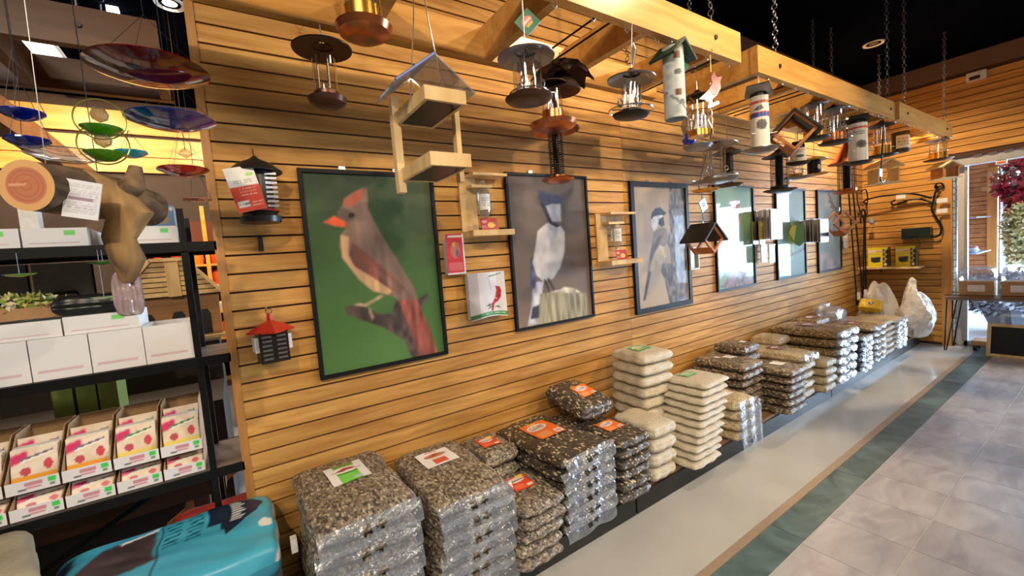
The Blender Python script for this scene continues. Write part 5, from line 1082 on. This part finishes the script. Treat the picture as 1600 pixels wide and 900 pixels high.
# ================================================================ left of the wall end: glass dishes, driftwood, shelving, far room
def glassdish(label, x, y, z, r, zt, colr, dome=.3, name='glass_bird_bath', cat='glass dish', tilt=.0):
    t = T(name, label, cat, (x, y, z)); t.rotation_euler = (tilt, 0, 0)
    cm = plain('dish_%d_%d_%d' % tuple(colr), L3(*colr), .05, coat=1.0, trans=.45)
    MB().lathe([(0, -r*dome), (r*.4, -r*dome*.86), (r*.75, -r*dome*.45), (r, 0), (r*.985, .003), (r*.72, -r*dome*.40), (r*.38, -r*dome*.78), (0, -r*dome*.9)], 36, cap=False).build('glass_bowl', cm, t, True)
    m = MB()
    for a in (0, 2.094, 4.189): m.cyl((r*.96*math.cos(a), r*.96*math.sin(a), 0), (0, 0, min(.13, zt-z)), .0006, n=4)
    m.cyl((0, 0, min(.13, zt-z)-.002), (0, 0, zt-z), .0008, n=4); m.build('hanging_chain', chainm, t); return t
glassdish('large dark red glass dish high beside the wall end', -.108, -.70, 1.985, .122, 2.36, (120, 20, 20), .24)
glassdish('wide cobalt blue glass dish below the large red one', -.085, -.60, 1.895, .100, 2.36, (40, 60, 150), .24)
glassdish('small red glass dish low beside the wall end', -.088, -.30, 1.825, .072, 2.36, (170, 40, 36), .3)
glassdish('thin coppery disc below the small red dish', -.062, -.30, 1.727, .042, 2.36, (200, 130, 100), .12)
glassdish('small turquoise glass bowl on a loop', -.178, -.60, 1.802, .034, 1.86, (20, 170, 200), .4)
glassdish('upper of two small deep blue glass bowls at the far left', -.314, -.80, 1.823, .0345, 2.34, (16, 40, 170), .45)
glassdish('lower of two small deep blue glass bowls at the far left', -.312, -.80, 1.768, .0345, 2.34, (16, 40, 170), .45)
for z, w in ((1.806, 'upper'), (1.752, 'lower')):
    t = T('green_ring_feeder', w+' green glass bowl inside a round wire ring', 'glass dish', (-.198, -.80, z), 0, 'green glass bowls in rings')
    MB().ring((0, 0, .018), .043, .0016, 28, 5, 'Y').build('wire_ring', plain('olive_wire', L3(150, 150, 70), .3, .6), t, True)
    MB().lathe([(0, -.020), (.018, -.016), (.034, -.002), (.036, 0), (.018, -.010), (0, -.014)], 24, cap=False).build('glass_bowl', plain('lime_glass', L3(90, 190, 20), .05, coat=1, trans=.4), t, True)
    MB().lathe([(0, .01), (.013, .018), (.016, .028), (.010, .042), (0, .046)], 14, cap=False).build('glass_bird', glassy('bird_glass', (.7, .7, .6), .2, .05, .7, alpha=.3, diff=L3(140, 140, 120)), t, True)
t = T('clear_glass_dish', 'wide clear glass plate with a bright rim behind the log', 'glass dish', (-.275, -.70, 1.762)); MB().lathe([(0, -.012), (.04, -.008), (.072, .004), (.070, .006), (.03, -.006), (0, -.008)], 32, cap=False).build('plate', clear, t, True); MB().ring((0, 0, .005), .071, .0014, 30, 5).build('rim', steel, t, True)
t = T('clear_glass_bird', 'tiny clear glass bird hanging below the blue dish', 'ornament', (-.069, -.5, 1.832)); MB().lathe([(0, -.016), (.012, -.006), (.018, .0), (.008, .010), (0, .018)], 14, cap=False).build('body', clear, t, True); MB().prism([(-.034, .006), (-.01, -.004), (.01, -.004), (.034, .008), (.0, -.012)], -.003, .003).build('wings', clear, t); MB().cyl((0, 0, .01), (0, 0, .4), .001, n=4).build('hanging_wire', steel, t)

bark = wood('bark', L3(66, 52, 42), L3(140, 112, 84), rough=.95, sc_=(30, 8, 30), coat=0, tint=.02); bark2 = wood('driftwood', L3(84, 66, 52), L3(176, 138, 88), rough=.9, sc_=(16, 16, 5), coat=0, tint=.02)
t = T('log_feeder', 'hanging cut log with round red-brown end grain facing the room', 'log', (-.298, -.90, 1.660))
MB().tube([(0, 0, 0), (.045, .09, .004), (.10, .17, .0), (.15, .25, -.01)], [.047, .052, .050, .044], 18).build('bark_log', bark, t, True)
cv = Cv(40, 40, (190, 120, 90)); rr = np.maximum(abs(cv.u-.5), abs(cv.v-.5))*2; cv.mix((216, 168, 112), (rr > .74).astype(float)); cv.mix((160, 90, 66), (np.sin(rr*46) > .55)*(rr < .74)*.5); cv.mix((214, 160, 130), ((abs(cv.v-.52) < .03) & (cv.u > .5) & (cv.u < .8)).astype(float))
d = Vector((.045, .09, .004)).normalized(); q = d.to_track_quat('Z', 'Y').to_matrix()
def disc(u, v):
    a, b_ = u*2-1, v*2-1; k = max(abs(a), abs(b_)); h = math.hypot(a, b_) or 1; s = k/h*.0475
    return tuple(q @ Vector((a*s, b_*s, 0))-d*.0015)
print_ob('cut_face', cv, disc, t, PR); MB().cyl((0.02, .04, .045), (.03, .05, .7), .0009, n=4).build('hanging_wire', chainm, t)
t = T('driftwood_branch', 'gnarled driftwood branch hanging down in front of the shelves', 'branch', (-.215, -.80, 1.665))
MB().tube([(-.03, -.02, .03), (.01, 0, .0), (.045, .0, -.05), (.02, .0, -.10), (.03, .0, -.15), (.025, 0, -.20)], [.022, .036, .042, .030, .032, .012], 16).build('branch', bark2, t, True)
MB().tube([(.02, 0, -.01), (.06, .0, .02), (.065, 0, .06)], [.03, .022, .012], 12).build('branch_stub', bark, t, True); MB().cyl((0, 0, .03), (0, 0, .6), .0009, n=4).build('hanging_wire', chainm, t)
cv = Cv(24, 36, (222, 222, 230)); cv.text(.08, .1, .92, .92, (178, 178, 190), 12, 4); cv.rect(.1, .48, .8, .56, (150, 130, 146)); card_tag(t, 0, .052, .075, -.20, cv, 0, 'paper_label'); t.children[-1].location = (-.012, -.095, -.03)
t = T('pinkish_bag', 'translucent pinkish plastic bag hanging at the tip of the branch', 'bag', (-.195, -.79, 1.44)); me, P = pillow(.045, .03, .10, 5, glassy('pink_film', (.9, .84, .86), .1, .1, .6, alpha=.6, diff=L3(176, 156, 160))); ob('film', me, t)

# black-framed shelving unit
t = T('black_shelf_unit', 'black steel shelving with grey wood boards past the wall end', 'shelving', (-.62, .0, 0))
gw = wood('grey_shelf_board', L3(96, 88, 82), L3(130, 120, 112), sc_=(3, 20, 20), tint=.03)
for x, y in ((.485, .01), (.485, .33), (-.58, .01), (-.58, .33)): MB().box((x, y, .88), (.022, .022, 1.72)).build('post', blackm, t)
for z in (.685, 1.145, 1.60):
    MB().box((.0, .17, z), (1.18, .34, .018)).build('shelf_board', gw, t)
    MB().box((.0, -.004, z-.008), (1.18, .010, .036)).box((0, .345, z-.008), (1.18, .01, .036)).build('shelf_rail', blackm, t)
MB().bar((-.62, .34, .1), (.485, .34, .66), .008, .02).build('brace', blackm, t)
# suet cartons: open-fronted display trays in two layers, each full of packets
tray_c = plain('tray_card', L3(172, 140, 106), .8)
def suet(k, x, z, up):
    w, d, h = .128, .27, .155 if up else .085
    t = T('suet_display_tray', ('upper' if up else 'lower')+' display tray of suet cakes, '+['rightmost', 'second from the right', 'third from the right', 'fourth from the right', 'leftmost'][k], 'display tray', (x, .012, z), 0, 'display trays of suet cakes')
    MB().box((0, d/2, .003), (w-.003, d, .005)).build('tray_floor', tray_c, t); MB().box((0, d-.002, h/2+.01), (w-.003, .004, h+.02)).build('tray_back', tray_c, t)
    for sg in (-1, 1): MB().prism([(0, .003), (d, .003), (d, h+.02), (.14, h+.02), (.0, .045)], 0, .003, Matrix.Translation((sg*(w/2-.003), 0, 0)) @ Matrix.Rotation(PI/2, 4, 'Z')).build('tray_side', tray_c, t)
    cv = Cv(40, 14, (226, 224, 228)); cv.rect(.34, .52, .68, .78, (206, 140, 156)); cv.rect(.36, .24, .66, .42, (214, 150, 166)); cv.rect(.22, .2, .36, .34, (110, 112, 120)); cv.rect(.78, .5, .94, .85, (70, 206, 90)); cv.rect(.80, .2, .92, .42, (120, 150, 130))
    print_ob('printed_lip', cv, lambda u, v: (-w/2+w*u, -.003, .002+.042*v), t, PG)
    og = (236, 160, 40) if k >= 2 else (232, 214, 110)
    for j in range(2 if up else 1):
        cv = Cv(34, 30, (222, 200, 176)); n = vnoise(cv.u, cv.v, 6, 6, 40+k+j); cv.mix((236, 222, 206), n); cv.rect(0, 0, 1, .3, og); cv.ell(.3, .4, .12, .1, (190, 70, 84)); cv.ell(.78, .5, .1, .14, (206, 60, 80)); cv.poly([(0, .6), (.35, .72), (.36, .92), (0, .85)], (206, 30, 96), 1); cv.poly([(.2, .68), (.9, .82), (.9, .87), (.2, .74)], (110, 100, 120) if k >= 2 else (60, 130, 80), 0); cv.poly([(.2, .64), (.9, .78), (.9, .81), (.2, .68)], (244, 240, 238), 0); cv.rect(.5, .06, .8, .2, (180, 180, 196))
        y0 = .02+j*.07; o = print_ob('suet_packet', cv, lambda u, v: ((u-.5)*(w-.014), y0+.035*v, .012+(h-.028+j*.02)*v), t, PG); MB().box((0, y0+.06, .012+h*.42), (w-.016, .03, h*.8)).build('packet_body', whiteb, o)
for k in range(5):
    x = -.225-k*.134; suet(k, x, .697, False); suet(k, x, .787, True)
# white cartons
def wbox(label, x0, x1, y0, y1, z0, z1, tagc=True, openb=False, group=None):
    t = T('white_carton', label, 'box', ((x0+x1)/2, (y0+y1)/2, z0), 0, group); w, d, h = x1-x0, y1-y0, z1-z0
    if openb:
        for c, s in (((0, -d/2, h/2), (w, .004, h)), ((0, d/2, h/2), (w, .004, h)), ((-w/2, 0, h/2), (.004, d, h)), ((w/2, 0, h/2), (.004, d, h)), ((0, 0, .004), (w, d, .006))): MB().box(c, s).build('panel', whiteb, t)
        MB().bar((-w/2, d/2, h), (-w/2+.02, d/2+.03, h+.04), d, .003).build('flap', greyb, t) if False else None
    else: MB().box((0, 0, h/2), (w-.002, d, h)).build('carton', whiteb, t)
    cv = Cv(40, 20, (226, 224, 226)); cv.rect(.1, .16, .86, .24, (206, 170, 182))
    if tagc: cv.rect(.62, .62, .8, .86, (120, 210, 110))
    print_ob('front_print', cv, lambda u, v: (-w/2+w*u, -d/2-.004, h*v), t, PR); return t
for k in range(4): wbox(['rightmost', 'second from the right', 'third from the right', 'leftmost'][k]+' in the row of long white cartons on the middle shelf', -.29-k*.148, -.145-k*.148, .01, .26, 1.157, 1.30, False, k == 0, 'white cartons on the middle shelf')
wbox('white carton with green sticker stacked on the middle row', -.50, -.30, .03, .25, 1.301, 1.365, True); wbox('white carton stacked at the far left of the middle row', -.72, -.505, .03, .25, 1.301, 1.36, False)
wbox('white carton on the top shelf left of the branch', -.56, -.40, .01, .26, 1.61, 1.675, True, group='white cartons on the top shelf'); wbox('white carton on the top shelf at the frame edge', -.74, -.565, .01, .26, 1.61, 1.675, True, group='white cartons on the top shelf'); wbox('white carton on the top shelf under the blue carton', -.285, -.15, .01, .26, 1.61, 1.675, True, group='white cartons on the top shelf')
cv = Cv(20, 14, (90, 130, 180)); cv.rect(0, .7, 1, .9, (210, 220, 232)); cv.ell(.7, .3, .2, .2, (150, 130, 120)); t = T('blue_carton', 'blue printed carton on the top shelf beside the posts', 'box', (-.215, .1, 1.676)); MB().box((0, 0, .04), (.12, .16, .08)).build('carton', greyb, t); print_ob('front_print', cv, lambda u, v: (-.06+.12*u, -.083, .08*v), t, PG)
t = T('dark_open_carton', 'dark crumpled black packaging lying on the white cartons', 'packaging', (-.43, .10, 1.366)); me, P = pillow(.20, .14, .075, 17, blackp); ob('film', me, t, (0, 0, .035)); 
t = T('small_white_lantern', 'small white lantern on the top shelf at the far left', 'lantern', (-.545, .06, 1.676)); MB().box((0, 0, .045), (.045, .045, .09)).build('body', whitep, t); MB().lathe([(.034, .09), (.0, .12)], 4).build('roof', whitep, t)
t = T('dried_flowers', 'pale green and cream dried stems in a basket on the cartons', 'dried flowers', (-.62, .12, 1.37)); o = ob('stems', leafball('dried_leaf', '', '', 0, (.13, .08, .04), 500, .016, [L3(196, 190, 110), L3(130, 150, 50), L3(226, 212, 170)], 11), t, (0, 0, .05)); o['kind'] = 'stuff'
MB().box((0, 0, .02), (.22, .13, .04)).build('basket', card, t)
for k, (x, z) in enumerate(((-.56, 1.52), (-.36, 1.545), (-.37, 1.425))):
    t = T('lime_glass_spinner', ['lime green glass dish hanging at the left under the top shelf', 'upper lime green glass piece behind the branch', 'lower lime green glass piece behind the branch'][k], 'glass dish', (x, -.06, z), 0, 'lime glass pieces under the top shelf'); MB().lathe([(0, -.008), (.03, -.003), (.042, .003), (.03, .001), (0, -.004)], 20, cap=False).build('glass', MAT['lime_glass'], t, True); MB().cyl((0, 0, 0), (0, 0, 1.59-z), .0008, n=4).build('wire', chainm, t)
t = T('blue_glass_ball', 'cobalt blue glass ball at the left edge above the dried stems', 'glass ball', (-.68, .1, 1.405)); MB().lathe([(0, 0), (.024, .008), (.032, .03), (.024, .052), (0, .06)], 16, cap=False).build('ball', plain('cobalt_glass2', L3(20, 40, 200), .06, coat=1), t, True)
for k, x in enumerate((-.72, -.535)):
    t = T('grey_panel_display', ('left' if k == 0 else 'right')+' grey panel with a black rounded wire arch behind the cartons', 'panel', (x-.02, .36, 1.30), 0, 'grey panels behind the cartons'); MB().box((0, 0, .13), (.175, .012, .28)).build('panel', plain('grey_fabric', L3(128, 120, 108), .8), t); MB().tube([(-.045, -.012, .0), (-.045, -.012, .12), (-.03, -.012, .15), (.03, -.012, .15), (.045, -.012, .12), (.045, -.012, .0)], .006, 6).build('arch', blackm, t); MB().box((.0885, -.005, .13), (.006, .016, .28)).build('edge', blackm, t)
# far room: pine rack with orange goods, big slatted bird house, green bins, cabinet, easel legs
t = T('pine_rack', 'pine shelving rack with orange goods in the far room', 'shelving', (-.15, 2.5, 0))
for x in (-.55, .01, .35): MB().box((x, -.01, 1.45), (.03, .03, 1.3)).box((x, -.01, .45), (.03, .03, .9)).build('rack_post', orange, t)
for z in (.93, 1.17, 1.405, 1.59, 1.78): MB().box((-.1, .12, z), (1.0, .28, .02)).build('rack_shelf', orange, t)
MB().box((-.1, .27, 1.4), (1.0, .02, 1.2)).build('rack_back', plain('rack_back_brown', L3(90, 44, 26), .8), t)
g = random.Random(4); oc = [plain('rack_goods_%d' % i, L3(*c), .5) for i, c in enumerate(((216, 84, 36), (232, 134, 40), (226, 216, 200), (186, 50, 34), (120, 150, 140)))]
for zi, z in enumerate((.94, 1.18, 1.415, 1.60)):
    for k in range(7):
        x = -.62+k*.135; h = g.uniform(.07, .15)
        tag(MB().lathe([(.0, 0), (.04, 0), (.05, h*.4), (.045, h*.8), (.0, h)], 10, cap=False).build('rack_ornament', oc[g.randrange(5)], None, True, (x, 2.55, z)), ['first', 'second', 'third', 'fourth', 'fifth', 'sixth', 'seventh'][k]+' ornament from the left on the rack\'s '+['bottom', 'second lowest', 'third lowest', 'upper'][zi]+' shelf', 'ornament', 'ornaments on the pine rack')
t = T('large_bird_house', 'big pine bird house with slatted gable roof behind the shelving', 'bird house', (-.33, 1.55, 1.07))
x0, x1, zt, zb = -.27, .27, .53, .30
MB().prism([(x0, zb-.01), (x1, zb-.01), (.09, zt), (-.09, zt)], -.03, .02).build('gable_backing', bronze, t)
for k in range(7):
    z = zb+k*.033; f = 1-(z+.013-zb)/(zt-zb)*.66; MB().box((0, -.042, z+.013), (.54*f, .02, .027)).build('slat', pine, t)
MB().box((.02, -.06, .41), (.07, .02, .23)).build('centre_post', pine, t); MB().bar((x0-.02, -.06, zb-.01), (-.09, -.06, zt+.01), .03, .022).bar((-.09, -.06, zt+.01), (.09, -.06, zt+.01), .03, .022).bar((.09, -.06, zt+.01), (x1+.02, -.06, zb-.01), .03, .022).build('barge_board', pine, t)
MB().box((0, .04, .15), (.50, .10, .30)).build('house_body', wood('house_wood', L3(150, 106, 64), L3(178, 132, 84), tint=.02), t)
for xx in (-.14, .02, .16): MB().prism([(xx-.035, .02), (xx+.035, .02), (xx+.035, .16), (xx+.02, .19), (xx-.02, .19), (xx-.035, .16)], -.014, -.008).build('arched_door', blackp, t)
MB().box((0, -.01, .0), (.56, .16, .02)).build('base', pine, t)
for k, x in enumerate((-.70, -.62, -.545)): 
    t = T('green_bin', ['left', 'middle', 'right'][k]+' olive green upright bin seen under the middle shelf', 'bin', (x, .80, .80), 0, 'olive green bins'); MB().box((0, 0, .14), (.068, .2, .28)).build('bin_body', plain('olive_bin', L3(104, 116, 40), .5), t)
tag(MB().box((0, 0, 0), (1.6, 1.1, .8)).box((.3, .25, .53), (1.0, .4, .26)).build('dark_counter', plain('counter_dark', L3(36, 26, 20), .6), loc=(-.9, 1.28, .40)), 'dark counter standing behind the black shelving', 'counter')
t = T('pine_cabinet', 'orange pine cabinet with a pale panel below in the far room', 'cabinet', (-.1, 3.05, 0)); MB().box((0, 0, .62), (.7, .4, .3)).build('cabinet_body', orange, t); MB().box((0, 0, .45), (.76, .44, .05)).build('dark_ledge', beamd, t); MB().box((-.06, -.19, .62), (.24, .02, .2)).build('door_panel', orange, t)
MB().box((0, .04, .2), (.70, .3, .42)).build('pale_panel', plain('pale_beige', L3(206, 186, 166), .7), t)
t = T('easel_legs', 'crossed orange wooden legs low behind the shelving', 'easel', (-.28, .55, 0)); MB().bar((-.10, 0, .02), (.08, 0, .62), .03, .04).bar((-.10, .06, .25), (.22, .06, .45), .02, .03).bar((-.12, .1, .18), (.3, .1, .22), .02, .03).build('legs', cedar, t)
t = T('brown_bench', 'dark brown wooden bench beam behind the teal bag', 'bench', (-.62, .44, .0)); MB().box((0, 0, .47), (1.0, .10, .07)).build('bench_top', beamd, t)
for xx in (-.4, .4): MB().box((xx, .0, .22), (.06, .08, .43)).build('leg', beamd, t)
